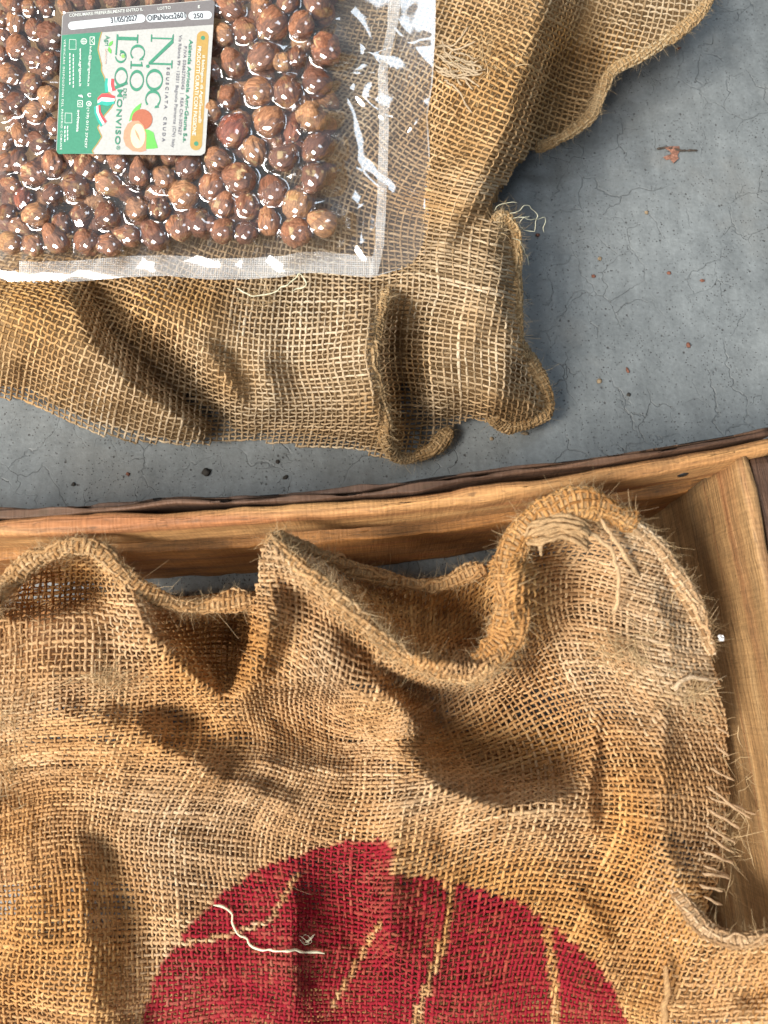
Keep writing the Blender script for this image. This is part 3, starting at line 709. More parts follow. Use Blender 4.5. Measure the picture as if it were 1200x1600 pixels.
# back layer of the sack, lower in the crate
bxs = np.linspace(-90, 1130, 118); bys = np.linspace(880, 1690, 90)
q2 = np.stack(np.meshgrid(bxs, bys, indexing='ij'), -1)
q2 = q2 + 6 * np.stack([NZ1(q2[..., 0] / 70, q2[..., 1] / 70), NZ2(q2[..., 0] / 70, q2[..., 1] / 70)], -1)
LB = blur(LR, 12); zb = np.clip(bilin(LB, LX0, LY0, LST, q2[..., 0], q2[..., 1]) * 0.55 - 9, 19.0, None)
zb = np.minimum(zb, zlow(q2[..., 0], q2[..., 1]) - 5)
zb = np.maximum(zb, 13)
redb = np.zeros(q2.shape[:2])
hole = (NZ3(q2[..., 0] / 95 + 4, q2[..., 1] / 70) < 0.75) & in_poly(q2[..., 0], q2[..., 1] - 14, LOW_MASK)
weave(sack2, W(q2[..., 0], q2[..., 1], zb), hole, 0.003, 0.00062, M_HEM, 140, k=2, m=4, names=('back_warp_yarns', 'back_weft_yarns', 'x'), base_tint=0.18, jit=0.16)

# rolled hems of the mouth
hem_tube(sack2, [(-70, 968, 98), (-20, 948, 100), (10, 920, 103), (50, 876, 108), (110, 852, 112), (160, 862, 110), (190, 895, 105), (228, 925, 99), (290, 945, 92), (345, 945, 90), (392, 940, 90)], 0.0031, 0.0019, 201, M_HEM, fuzz=5200, base_tint=0.62, zf=zlow)
hem_tube(sack2, [(428, 848, 122), (455, 875, 122), (530, 938, 119), (582, 984, 115), (640, 1030, 111), (695, 1052, 108), (745, 1052, 109), (780, 1030, 111)], 0.0026, 0.0018, 202, M_HEM, fuzz=4800, base_tint=0.55, zf=zlow)
hem_tube(sack2, [(745, 1045, 104), (785, 1010, 109), (800, 960, 114), (794, 905, 119), (802, 856, 123), (840, 810, 126), (895, 786, 128), (945, 792, 125), (990, 818, 119)], 0.0054, 0.0026, 203, M_HEM, fuzz=5200, base_tint=0.60, zf=zlow, amb=0.75)  # stronger amber, painted for the glow through this stretch of hem
hem_tube(sack2, [(418, 850, 120), (440, 845, 120), (500, 868, 104), (560, 892, 92), (640, 911, 84), (700, 911, 83), (757, 889, 88)], 0.0027, 0.0020, 204, M_HEM, fuzz=2000, base_tint=0.45, zf=zlow)
hem_tube(sack2, [(985, 815, 119), (1020, 845, 114), (1058, 900, 108), (1092, 958, 104), (1112, 1020, 101)], 0.0028, 0.0024, 205, M_CLOTH, fuzz=1800, base_tint=0.7, zf=zlow)
hem_tube(sack2, [(1052, 1385, 80), (1076, 1420, 82), (1106, 1453, 84), (1150, 1468, 89), (1210, 1460, 95), (1290, 1452, 98)], 0.0026, 0.0022, 206, M_CLOTH, fuzz=900, base_tint=0.5, zf=zlow)
# tufts of torn fibres
def tuft(parent, cx, cy, zf, spread, n, seed, dirs=(1, 0.3)):
    rg = np.random.default_rng(seed); n = n // 4
    x = cx + rg.normal(0, spread[0], n); y = cy + rg.normal(0, spread[1], n); z = zf(x, y) + 1.0
    C = W(x, y, z); T = np.tile(np.array([dirs[0], dirs[1], 0.1]), (n, 1)) + rg.normal(0, 0.5, (n, 3)); T /= np.linalg.norm(T, axis=1, keepdims=True)
    N = np.tile(np.array([0, 0, 1.0]), (n, 1))
    f = fibres(C, T, N, np.full(n, 0.55), np.zeros(n), n * 2, seed, 0.005, 0.014, 0.00017, 0.3)
    o = link('torn_fibres', mesh_np('torn_fibres', f[0], f[1], True, {'tint': ('FLOAT_COLOR', f[2])}), M_FUZZ, parent); o['kind'] = 'stuff'
# frayed yarn ends along the torn right edge
fr = np.random.default_rng(31)
for i, (x0, y0, dx, dy) in enumerate([(1096, 1228, 78, 52), (1100, 1244, 84, 28), (1098, 1262, 60, 34), (1094, 1286, 56, 32), (1096, 1306, 50, 26), (1090, 1330, 56, 18), (1092, 1352, 48, 16), (1088, 1364, 52, 8), (1086, 1382, 44, 10), (1090, 1398, 38, 14), (1108, 1130, 30, 16), (1108, 1160, 30, 20), (1104, 1198, 44, 22)]):
    z0 = float(zlow(np.array(x0), np.array(y0))) + 0.6
    single_yarn('frayed_yarn', [(x0 + 8, y0 + 1, z0 + 0.2), (x0 + 14, y0 + 4, z0 + 1.0), (x0 + dx * 0.5, y0 + dy * 0.45, z0 + 2.0), (x0 + dx, y0 + dy, z0 + fr.uniform(-2, 2))], 0.00044, M_CLOTH, sack2, 300 + i, tint=0.5, wob=0.0003)
tuft(sack2, 1140, 1290, lambda x, y: 74 + 0 * x, (16, 60), 420, 406, (1.0, -0.35))
# bundle of cut yarns folded over the rim at the top
for i in range(13):
    y0 = 806 + i * 3.1 + fr.normal(0, 2); z0 = 128 + 1.5 * math.sin(i * 0.5)
    single_yarn('frayed_yarn', [(806 + fr.normal(0, 6), 850 - i * 1.0, z0 - 5), (838, y0 + 8, z0), (872, y0 - 1, z0 + 1.2), (905, y0 + 5, z0 + 1), (912 + fr.uniform(0, 16), y0 + 16 + fr.normal(0, 3), z0 - 2)], 0.00062, M_HEM, sack2, 330 + i, tint=0.62, wob=0.0005)
single_yarn('frayed_yarn', [(905, 820, 128), (935, 842, 124), (958, 868, 122), (968, 920, 120), (960, 962, 114)], 0.0007, M_HEM, sack2, 361, tint=0.8, wob=0.0004)
single_yarn('frayed_yarn', [(938, 812, 126), (965, 850, 122), (985, 880, 118), (1000, 900, 113)], 0.0007, M_HEM, sack2, 362, tint=0.8, wob=0.0004)
single_yarn('frayed_yarn', [(845, 842, 124), (843, 858, 122), (848, 868, 121)], 0.0006, M_HEM, sack2, 363, tint=0.8, wob=0.0003)
single_yarn('frayed_yarn', [(1055, 1080, 104), (1062, 1066, 105), (1082, 1058, 105), (1110, 1062, 103)], 0.0007, M_CLOTH, sack2, 364, tint=0.75, wob=0.0003)
single_yarn('frayed_yarn', [(1040, 1508, 68), (1043, 1540, 66), (1038, 1570, 65), (1042, 1600, 64)], 0.0011, M_HEM, sack2, 365, tint=0.4, wob=0.0003)
tuft(sack2, 168, 1062, zlow, (26, 9), 420, 401); tuft(sack2, 975, 1015, zlow, (28, 18), 420, 402, (0.7, -0.7)); tuft(sack2, 12, 1130, zlow, (12, 34), 260, 403)
tuft(sack2, 1085, 1085, zlow, (18, 20), 260, 404); tuft(sack2, 12, 1210, zlow, (10, 20), 160, 405)
# cream thread lying on the red print, with a little ball of lint
tp = [(333, 1412), (350, 1417), (364, 1430), (368, 1450), (384, 1470), (398, 1483), (420, 1484), (450, 1485), (480, 1487), (504, 1490)]
th = single_yarn('loose_thread', [(x, y, float(zlow(np.array(float(x)), np.array(float(y)))) + 2.2) for x, y in tp], 0.00040, M_PALE, None, 410, tint=0.9, wob=0.0004)
tag(th, 'cream loose thread curling across the red print', 'thread')
lint = single_yarn('lint_curl', [(474 + 9 * math.cos(a * 1.7) + a * 1.2, 1470 + 7 * math.sin(a * 2.3) - a * 0.6, float(zlow(np.array(474.), np.array(1470.))) + 2.5 + 0.8 * math.sin(a)) for a in np.linspace(0, 9, 26)], 0.00006, M_PALE, None, 411, tint=0.9, m=5)
tag(lint, 'tiny pale curl of lint above the cream thread on the red print', 'lint')
wl = single_yarn('lint_curl', [(1127 + 4 * math.cos(a * 2.1), 997 + 4 * math.sin(a * 1.6), 101 + math.sin(a * 2.7)) for a in np.linspace(0, 12, 30)], 0.00035, plain('white_lint', (0.85, 0.87, 0.9)), None, 412, tint=0.9, m=5)
tag(wl, 'white speck of lint between the sack edge and the side board', 'lint')
#@@FLOOR_SACK
# ------------------------------------------------------------------ sack on the floor, under the pouch
BAG_R = lambda y: np.interp(y, [-200, 0, 60, 130, 180, 250, 300, 350, 385, 405, 420], [686, 681, 680, 676, 668, 672, 670, 669, 667, 660, 650])
BAG_B = lambda x: np.interp(x, [-200, -20, 30, 60, 120, 200, 260, 330, 390, 440, 470, 500, 540, 580, 600, 640, 660, 680], [420, 436, 441, 442, 440, 433, 431, 437, 436, 433, 427, 426, 430, 434, 428, 417, 411, 404])
zbag = lambda x, y: 44 + (440 - y) * 0.078
UP_LINES = [
    # outline, down on the floor
    [(-160, 640, 5), (0, 622, 5), (60, 642, 6), (130, 674, 6), (200, 692, 6), (300, 698, 6), (400, 692, 6), (470, 698, 6), (540, 702, 6), (590, 716, 8)],
    [(700, 668, 6), (740, 657, 8), (775, 664, 12), (800, 669, 10), (845, 656, 8), (856, 640, 8), (850, 605, 10), (832, 558, 14)],
    [(818, 490, 28), (812, 430, 34), (814, 372, 38), (796, 338, 44)],
    # left lobe
    [(-120, 500, 52), (0, 500, 56), (60, 490, 58), (98, 468, 58)], [(-60, 580, 34), (20, 575, 36), (90, 600, 32), (160, 640, 26), (230, 668, 20)],
    [(104, 452, 54), (142, 525, 57), (190, 585, 51), (250, 630, 41), (320, 672, 26)],
    [(142, 450, 38), (178, 520, 30), (216, 560, 25), (252, 597, 20), (312, 642, 13), (352, 667, 9)],
    # second lobe
    [(200, 452, 46), (230, 500, 52), (300, 530, 58), (335, 575, 58), (370, 625, 44), (400, 662, 24)],
    [(345, 545, 54), (372, 590, 47), (398, 622, 38)], [(380, 545, 56), (412, 590, 52), (430, 630, 42)],
    [(420, 460, 46), (500, 500, 55), (545, 560, 54), (500, 632, 40), (455, 675, 18)], [(450, 560, 50), (470, 600, 46)],
    # third fold and its mouth
    [(606, 448, 52), (588, 500, 64), (577, 550, 65), (587, 600, 58), (600, 650, 46), (602, 690, 30), (616, 713, 14)],
    [(640, 480, 42), (628, 530, 26), (628, 600, 18), (634, 650, 10), (650, 692, 5)], [(660, 712, 8), (690, 688, 10), (704, 670, 8)],
    # second flap
    [(668, 450, 56), (655, 500, 48), (655, 560, 40), (668, 620, 30)],
    [(700, 480, 60), (740, 425, 66), (786, 358, 62)], [(795, 430, 62), (790, 500, 58), (750, 560, 54), (705, 605, 44), (690, 645, 24)], [(760, 640, 38), (790, 622, 46), (800, 560, 52), (803, 500, 54)],
    [(815, 600, 26), (840, 628, 26), (815, 650, 24)],
    # big ridge at the upper right, its shaded back layer and the outer edge
    [(640, 440, 58), (690, 362, 66), (745, 300, 74), (790, 235, 78), (822, 160, 82), (846, 80, 84), (862, 0, 84), (875, -100, 84)],
    [(720, 345, 60), (765, 330, 58)],
    [(804, 262, 40), (826, 236, 34), (842, 185, 36), (858, 120, 40), (880, 60, 44), (900, 0, 46), (915, -100, 46)],
    [(945, 110, 34), (930, 70, 38), (960, 30, 42), (980, -60, 44)], [(880, 180, 24), (915, 150, 28)],
    [(1120, -60, 44), (1104, 5, 44), (1062, 45, 44), (1005, 84, 42), (958, 108, 42), (940, 140, 34), (925, 178, 30), (880, 212, 22), (838, 232, 14)],
    # plain under the pouch
    [(-120, 200, 58), (100, 200, 58), (300, 200, 58), (500, 200, 58), (620, 200, 58)], [(-100, 400, 44), (100, 400, 43), (300, 400, 43), (500, 400, 43), (600, 400, 46)], [(0, 0, 72), (300, 0, 72), (600, 0, 72), (300, -120, 78), (700, -120, 80)],
    [(720, 80, 68), (700, 150, 70), (740, 180, 74), (690, 250, 66)], [(760, 60, 76), (780, 0, 74)],
]
UX0, UX1, UY0, UY1, UST = -220, 1240, -200, 800, 4
UR = heightfield(UP_LINES, UX0, UX1, UY0, UY1, UST, 7)
gx, gy = np.meshgrid(np.arange(UX0, UX1 + UST, UST), np.arange(UY0, UY1 + UST, UST))
lo_ = blur(UR, 13.0); UR = lo_ + (UR - lo_) * 1.4
UR = crests(UR, gx, gy, [([(102, 450), (142, 525), (190, 585), (250, 630), (325, 675)], 8, 18), ([(300, 515), (340, 572), (385, 640)], 6, 16), ([(395, 540), (415, 590), (435, 650)], 5, 18), ([(170, 450), (240, 500), (300, 512)], 4, 20), ([(440, 470), (500, 520), (540, 600)], 4, 26), ([(0, 540), (70, 560), (150, 610)], 4, 24), ([(655, 440), (680, 520), (690, 620)], 4, 22), ([(740, 400), (745, 500), (720, 600)], 4, 22), ([(690, 300), (740, 220), (770, 120)], 6, 20), ([(700, 160), (760, 90), (800, 20)], 5, 20), ([(650, 420), (720, 350), (780, 270)], 6, 18), ([(900, 120), (930, 60), (1000, 20)], 4, 20), ([(640, 330), (690, 230), (720, 120), (740, 20)], 5, 18), ([(560, 480), (530, 560), (520, 650)], 4, 18), ([(40, 450), (90, 530), (150, 590)], 4, 20)], 1.5)
UR = UR + 1.2 * NZ3(gx / 52.0, gy / 48.0) + 0.8 * NZ4(gx / 22.0, gy / 22.0)
inb = blur(((gx < BAG_R(gy) + 6) & (gy < BAG_B(gx) + 6)).astype(float), 2.5)
UR = UR * (1 - inb) + np.minimum(UR, zbag(gx, gy) - 3) * inb
UR = np.maximum(UR, 2.5)
zup = lambda x, y: bilin(UR, UX0, UY0, UST, x, y)
UP_MASK = [(-200, 640), (0, 620), (60, 641), (130, 673), (200, 692), (300, 698), (400, 691), (470, 698), (540, 701), (590, 715), (640, 718), (680, 701), (705, 668), (740, 656), (775, 663), (800, 668), (845, 655), (856, 640), (850, 606), (832, 558), (812, 500), (808, 430), (810, 365), (790, 335), (768, 345), (772, 318), (802, 270), (832, 236), (880, 218), (928, 190), (945, 150), (958, 116), (1010, 90), (1062, 55), (1104, 10), (1118, -40), (1125, -150), (-200, -150)]
UPS = 0.00238
nu, nv = 228, 192
bx = np.linspace(-520, 1480, nu); by = np.linspace(-420, 1000, nv)
Q = np.stack(np.meshgrid(bx, by, indexing='ij'), -1)
Q = swirl(Q, [(450, 400, 1200, 14), (500, 560, 130, -14), (140, 570, 150, 10), (700, 180, 170, 22), (730, 520, 110, 10), (900, 80, 100, 14)])
Q = wavy(Q, 910, ((26, 240), (13, 110), (4, 50)))
su = UPS * np.clip(1 + 0.08 * rng.standard_normal((nu - 1, 1, 1)), 0.68, 1.45); sv = UPS * np.clip(1 + 0.09 * rng.standard_normal((1, nv - 1, 1)), 0.68, 1.5)
Q = relax(Q, zup, su, sv, 170)
qx, qy = Q[..., 0], Q[..., 1]
mask = in_poly(qx, qy, UP_MASK) & (qx > -50) & (qy > -50) & ~((qx < 435) & (qy < 290))      # nothing of the cloth shows behind the packed nuts
sack1 = empty('burlap_sack'); tag(sack1, 'crumpled plain burlap sack on the concrete floor under the hazelnut pouch', 'sack')
def spots(x, y, items, base=0.2):
    a = np.full(x.shape, base)
    for cx, cy_, rx, ry, v in items: a = a + v * np.exp(-((x - cx) / rx) ** 2 - ((y - cy_) / ry) ** 2)
    return np.clip(a, 0, 1)
AMB = spots(qx, qy, [(60, 480, 180, 110, 0.75), (300, 470, 90, 60, 0.6), (360, 600, 40, 40, 0.5), (650, 300, 120, 120, 0.45), (760, 120, 110, 140, 0.5), (900, 100, 160, 120, 0.5), (800, 640, 70, 50, 0.5), (625, 620, 40, 90, 0.6), (600, 690, 60, 30, 0.4), (60, 630, 140, 50, 0.3)], 0.12)  # golden patches, partly the sack's tone, partly light shining through, painted on
hid = (qx < 480) & (qy < 330)          # wholly behind the nuts: leave the yarns out of the fibre count
weave(sack1, W(qx, qy, zup(qx, qy)), mask, UPS, 0.00052, M_SACK, 501, k=3, m=5, fuzz=32000, thin=0.95, base_tint=0.52, jit=0.06, amp=0.00036, amber=AMB)
# folded underside of the sack: a darker layer close to the floor
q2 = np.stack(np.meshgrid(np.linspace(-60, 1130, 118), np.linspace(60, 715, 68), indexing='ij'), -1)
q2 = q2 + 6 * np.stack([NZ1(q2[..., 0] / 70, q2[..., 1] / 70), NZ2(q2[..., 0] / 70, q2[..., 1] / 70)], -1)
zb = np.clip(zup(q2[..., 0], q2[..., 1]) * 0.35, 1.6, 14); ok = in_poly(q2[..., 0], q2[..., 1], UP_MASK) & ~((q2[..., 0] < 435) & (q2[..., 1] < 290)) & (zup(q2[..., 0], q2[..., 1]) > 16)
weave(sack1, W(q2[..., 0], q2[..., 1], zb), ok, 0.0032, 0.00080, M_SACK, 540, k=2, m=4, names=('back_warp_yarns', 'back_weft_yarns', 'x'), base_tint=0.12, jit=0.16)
# the folded layers inside the sack: close cloth a little below the top layer
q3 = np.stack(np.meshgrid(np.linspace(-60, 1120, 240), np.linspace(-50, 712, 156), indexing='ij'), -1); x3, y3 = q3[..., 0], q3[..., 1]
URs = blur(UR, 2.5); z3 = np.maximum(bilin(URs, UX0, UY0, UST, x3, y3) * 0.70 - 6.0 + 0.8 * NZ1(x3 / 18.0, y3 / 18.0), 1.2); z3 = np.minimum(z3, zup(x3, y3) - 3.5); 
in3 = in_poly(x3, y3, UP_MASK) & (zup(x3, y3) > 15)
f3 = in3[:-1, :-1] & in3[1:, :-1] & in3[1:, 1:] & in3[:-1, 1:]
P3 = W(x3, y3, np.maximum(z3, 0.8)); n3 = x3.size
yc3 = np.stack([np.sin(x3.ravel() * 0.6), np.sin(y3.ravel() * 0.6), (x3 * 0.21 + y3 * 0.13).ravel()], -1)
ti3 = np.stack([np.clip(0.02 + 0.10 * np.sin(x3 * 0.68 + 2 * NZ2(x3 / 60, y3 / 60)) * np.sin(y3 * 0.66 + 2 * NZ1(x3 / 60, y3 / 60)) + 0.08 * NZ3(x3 / 7, y3 / 7), 0, 1).ravel(), np.zeros(n3), np.full(n3, 0.5), np.ones(n3)], -1)  # dark tint paints the shade in the holes; sheet added to block light
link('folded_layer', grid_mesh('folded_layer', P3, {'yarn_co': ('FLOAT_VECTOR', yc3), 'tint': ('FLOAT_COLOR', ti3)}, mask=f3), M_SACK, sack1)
# rolled edges
M_HEM2 = jute_material('jute_of_the_floor_sack_hem', (0.28, 0.185, 0.09), (0.56, 0.405, 0.23), (0.78, 0.65, 0.44), transl=0.2)
hem_tube(sack1, [(1120, -70, 47), (1106, 0, 46), (1062, 48, 46), (1005, 86, 44), (956, 112, 42), (938, 150, 36), (922, 184, 32), (880, 214, 24), (838, 233, 16)], 0.0026, 0.0018, 551, M_HEM2, fuzz=2800, base_tint=0.55, zf=zup)
hem_tube(sack1, [(606, 455, 56), (590, 500, 66), (579, 550, 67), (588, 600, 60), (601, 650, 48), (603, 688, 32), (620, 712, 12), (650, 716, 6)], 0.0026, 0.0020, 552, M_HEM2, fuzz=2800, base_tint=0.5, zf=zup)
hem_tube(sack1, [(650, 714, 6), (680, 700, 7), (704, 672, 8)], 0.0030, 0.0026, 553, M_HEM2, fuzz=800, base_tint=0.3, zf=zup)
hem_tube(sack1, [(806, 540, 30), (832, 570, 22), (850, 612, 16), (852, 640, 12), (828, 656, 12), (792, 664, 14), (768, 650, 24)], 0.0040, 0.0034, 554, M_HEM2, fuzz=1800, base_tint=0.35, zf=zup)
hem_tube(sack1, [(770, 345, 62), (790, 340, 60), (806, 372, 54), (806, 430, 48), (808, 500, 44), (806, 545, 36)], 0.0026, 0.0028, 555, M_HEM2, fuzz=2400, base_tint=0.6, zf=zup)
# loose threads
for i, p in enumerate([[(788, 342, 62), (806, 330, 64), (822, 322, 62), (838, 338, 56), (836, 360, 52), (818, 358, 54), (815, 345, 58), (830, 335, 60)], [(795, 345, 60), (815, 338, 62), (832, 344, 58), (848, 340, 52), (850, 362, 46)], [(800, 372, 58), (812, 378, 56), (822, 395, 50), (826, 412, 44)], [(770, 330, 66), (785, 320, 68), (806, 316, 66)],
                           [(372, 452, 52), (395, 462, 52), (430, 455, 53), (455, 440, 53), (470, 428, 53), (476, 446, 52), (455, 456, 52)], [(700, 100, 76), (720, 92, 78), (742, 104, 78), (756, 96, 78)]]):
    single_yarn('loose_thread', p, 0.00014 if i != 4 else 0.0003, M_PALE, sack1, 560 + i, m=5, tint=0.8, wob=0.0006)
# pulled-out yarns tangled beside the pouch edge
fr = np.random.default_rng(77)
for i in range(16):
    x0, y0 = 676 + fr.uniform(0, 20), 66 + i * 3.4 + fr.normal(0, 4); a = fr.normal(0.2, 0.35)
    z0 = zup(np.array(x0), np.array(y0)) + fr.uniform(2, 5)
    pts = [(x0, y0, z0)]
    for q in range(4):
        a += fr.normal(0, 0.35); x0 += 17 * math.cos(a); y0 += 17 * math.sin(a)
        pts.append((x0, y0, float(zup(np.array(x0), np.array(y0))) + fr.uniform(1.5, 4.5)))
    single_yarn('frayed_yarn', pts, 0.00042, M_SACK, sack1, 580 + i, tint=0.6, wob=0.0004)
tuft(sack1, 745, 95, zup, (34, 16), 300, 601); tuft(sack1, 400, 470, zup, (26, 10), 200, 602); tuft(sack1, 790, 350, zup, (10, 12), 200, 603, (0.7, -0.6))

#@@POUCH
# ------------------------------------------------------------------ hazelnuts
def nut_material():
    m = NT('hazelnut_skin'); tc = m.n.new('ShaderNodeTexCoord').outputs['Object']
    oi = m.n.new('ShaderNodeObjectInfo').outputs['Random']
    loc = m.n.new('ShaderNodeCombineXYZ'); m.lk(m.math('MULTIPLY', oi, 37.0), loc.inputs[0]); m.lk(m.math('MULTIPLY', oi, 91.0), loc.inputs[1])
    ad = m.n.new('ShaderNodeVectorMath'); m.lk(tc, ad.inputs[0]); m.lk(loc.outputs[0], ad.inputs[1])
    v = ad.outputs[0]
    st = m.noise(m.mapv(v, (3.2, 3.2, 0.55)), 3.0, 5, 0.65, 0.4)
    bl = m.noise(v, 1.1, 3, 0.5)
    c = m.ramp(oi, [(0.0, (0.16, 0.066, 0.042)), (0.35, (0.26, 0.115, 0.066)), (0.65, (0.34, 0.155, 0.085)), (0.88, (0.46, 0.255, 0.13)), (1.0, (0.29, 0.085, 0.058))])
    c = m.mix(1.0, c, m.ramp(st, [(0.28, (0.42, 0.36, 0.33)), (0.5, (0.95, 0.92, 0.9)), (0.72, (1.7, 1.65, 1.55))]), 'MULTIPLY')
    c = m.mix(m.math('MULTIPLY', m.ramp(bl, [(0.60, 0.0), (0.72, 1.0)]), 0.7), c, (0.46, 0.28, 0.12))
    pat = m.math('MULTIPLY', m.ramp(m.noise(m.mapv(v, (1, 1, 1), (5, 5, 5)), 1.6, 4, 0.6), [(0.60, 0.0), (0.66, 1.0)]), 0.85)
    c = m.mix(pat, c, (0.60, 0.45, 0.24))
    m.set(Base_Color=c, Roughness=0.45, Normal=m.bump(st, 0.9, 0.0010), Specular_IOR_Level=0.45)
    return m.m
M_NUT = nut_material()
def ico(sub):
    bm = __import__('bmesh').new(); __import__('bmesh').ops.create_icosphere(bm, subdivisions=sub, radius=1.0)
    V = np.array([v.co[:] for v in bm.verts]); F = np.array([[v.index for v in f.verts] for f in bm.faces]); bm.free(); return V, F
IV, IF = ico(4)
from mathutils import noise as mnoise
def nut_mesh(i):
    V = IV.copy(); z = V[:, 2]; ph = np.arctan2(V[:, 1], V[:, 0]); lat = np.sqrt(1 - np.clip(z, -1, 1) ** 2)
    r = np.ones(len(V))
    r += (0.26 + 0.07 * (i % 3)) * np.clip(z, 0, 1) ** 6                      # pointed tip
    r -= 0.10 * np.clip(-z - 0.55, 0, 1)                     # flat base
    nl = 2 + i % 3
    r += (0.03 + 0.03 * (i % 2)) * np.cos(nl * ph + i) * lat
    r += 0.038 * np.cos((9 + i % 5) * ph + 2 * np.sin(3 * z + i)) * lat ** 2 * (0.4 + 0.6 * (np.sin(2 * ph + i) > -0.2))
    if i in (3, 5, 7, 10):                                                    # a cleft
        d = np.abs(V[:, 0] * math.cos(i) + V[:, 1] * math.sin(i) + 0.1 * np.sin(4 * z)); r -= 0.22 * np.exp(-(d / 0.11) ** 2) * (z > -0.8)
    off = Vector((i * 7.1, 3.3, 1.7))
    nz = np.array([mnoise.noise(Vector(v) * 1.6 + off) for v in V]); nz2 = np.array([mnoise.noise(Vector((v[0] * 4.5, v[1] * 4.5, v[2] * 1.6)) + off) for v in V])
    r += 0.13 * nz + 0.085 * nz2
    V = V * r[:, None]; V[:, 2] *= 1.0 + 0.06 * (i % 3); V[:, 0] *= 1.0 - 0.05 * (i % 4)
    V /= np.abs(V).max() * 0.97
    me = mesh_np('hazelnut', V, IF, True); me.materials.append(M_NUT)
    return me
NM = [nut_mesh(i) for i in range(12)]
N3 = [(125, 45, 130), (265, 25, 110), (90, 165, 110), (190, 150, 130), (320, 110, 160), (455, 115, 145), (520, 12, 120), (570, 230, 168), (270, 265, 150), (135, 300, 135), (362, 290, 90), (430, 270, 95), (520, 385, 130), (385, 430, 145), (245, 430, 135), (110, 455, 130), (500, 550, 168), (300, 575, 140), (130, 620, 160), (410, 625, 95), (525, 688, 150), (230, 705, 130), (365, 740, 155), (510, 832, 160), (55, 750, 135), (165, 842, 150), (320, 895, 150), (435, 962, 150), (35, 880, 130), (85, 972, 125), (200, 965, 130), (555, 1045, 148), (300, 1045, 130), (430, 1090, 150), (190, 1092, 120), (80, 1085, 112), (20, 1050, 100), (30, 330, 100), (25, 520, 100), (40, 30, 100), (385, 8, 120)]
N2 = [(25, 60, 100), (100, 40, 100), (185, 70, 120), (30, 160, 95), (85, 150, 110), (155, 215, 130), (250, 165, 128), (345, 140, 95), (410, 185, 122), (555, 160, 120), (650, 215, 132), (770, 230, 132), (880, 180, 130), (505, 260, 132), (355, 270, 122), (245, 310, 118), (60, 270, 90), (110, 330, 112), (175, 405, 122), (290, 450, 112), (380, 410, 122), (505, 410, 132), (640, 380, 142), (750, 380, 132), (860, 320, 132), (600, 300, 95), (40, 395, 100), (85, 465, 105), (50, 540, 112), (155, 552, 112), (265, 530, 140), (410, 535, 122), (515, 550, 122), (605, 505, 122), (730, 510, 140), (840, 465, 122), (935, 445, 140), (460, 120, 100), (700, 130, 100), (800, 130, 95)]
N1 = [(70, 20, 120), (240, 35, 95), (340, 40, 105), (80, 115, 112), (180, 150, 105), (275, 185, 142), (95, 240, 122), (170, 300, 122), (260, 330, 122), (55, 390, 122), (170, 435, 122), (260, 510, 122), (85, 530, 112), (185, 580, 122), (10, 470, 90), (15, 560, 92), (280, 660, 95), (480, 20, 105), (585, 6, 95), (690, 8, 100), (15, 180, 85), (10, 290, 85), (410, 8, 100), (150, 40, 90), (800, 2, 110), (900, 6, 100), (1000, 8, 100), (1075, 20, 100), (10, 100, 90)]
nuts = [(320 + x / 3, y / 3, d / 3) for x, y, d in N3] + [(x / 3, 200 + y / 3, d / 3) for x, y, d in N2] + [(x / 3.3333, y / 3.3333, d / 3.3333) for x, y, d in N1]
# rows just outside the frame and under the label edge
for y in np.arange(-30, -80, -36): nuts += [(x + (y % 7) * 4, y, 42) for x in np.arange(-20, 520, 43)]
rgn = np.random.default_rng(5)
FX0, FX1, FY0, FY1, FST = -160, 720, -160, 480, 2
fgx, fgy = np.meshgrid(np.arange(FX0, FX1 + FST, FST), np.arange(FY0, FY1 + FST, FST))
FQ = 0.8 + 0.9 * NZ1(fgx / 38.0, fgy / 46.0) + 0.10 * NZ2(fgx / 17.0, fgy / 19.0)
FQ = np.maximum(FQ, 0.15)
def base_pt(x, y): return W(x, y, zbag(x, y))
under = []
for y in np.arange(-10, 375, 40):
    for x in np.arange(10, 500, 44): under.append((x + rgn.normal(0, 6) + (y % 80) / 4, y + rgn.normal(0, 5), 42))
SPECIAL = {(320 + 555 / 3, 1045 / 3): 'pale streaked hazelnut in the lower right corner of the packed nuts', (320 + 500 / 3, 550 / 3): 'reddish lobed hazelnut on the right edge of the packed nuts, halfway up', (320 + 570 / 3, 230 / 3): 'cleft hazelnut sticking out furthest right near the top of the packed nuts',
           (320 + 510 / 3, 832 / 3): 'hazelnut in the right-hand edge column, second up from the lower corner nut', (320 + 525 / 3, 688 / 3): 'hazelnut in the right-hand edge column, third up from the lower corner nut', (320 + 520 / 3, 385 / 3): 'hazelnut on the right edge between the reddish lobed nut and the cleft nut',
           (50 / 3, 200 + 540 / 3): 'leftmost hazelnut in the bottom row above the seal band', (155 / 3, 200 + 552 / 3): 'second hazelnut from the left in the bottom row above the seal band', (265 / 3, 200 + 530 / 3): 'third hazelnut from the left in the bottom row above the seal band', (410 / 3, 200 + 535 / 3): 'fourth hazelnut from the left in the bottom row above the seal band', (515 / 3, 200 + 550 / 3): 'fifth hazelnut from the left in the bottom row above the seal band',
           (320 + 430 / 3, 1090 / 3): 'heart-shaped hazelnut in the bottom row just left of the corner nut'}
def place_nut(x, y, d, q0, idx, label, group):
    p = base_pt(np.array(x), np.array(y)); tw = toward(p); R = 0.5 * d / FPX * float(depth_of(p))
    c = p + tw * q0
    o = bpy.data.objects.new('hazelnut', NM[idx]); col.objects.link(o)
    o.location = c; o.rotation_euler = tuple(rgn.uniform(0, 6.28, 3)); o.scale = (R * 1.17,) * 3
    tag(o, label, 'hazelnut', group)
    return R
FQb = FQ.copy()
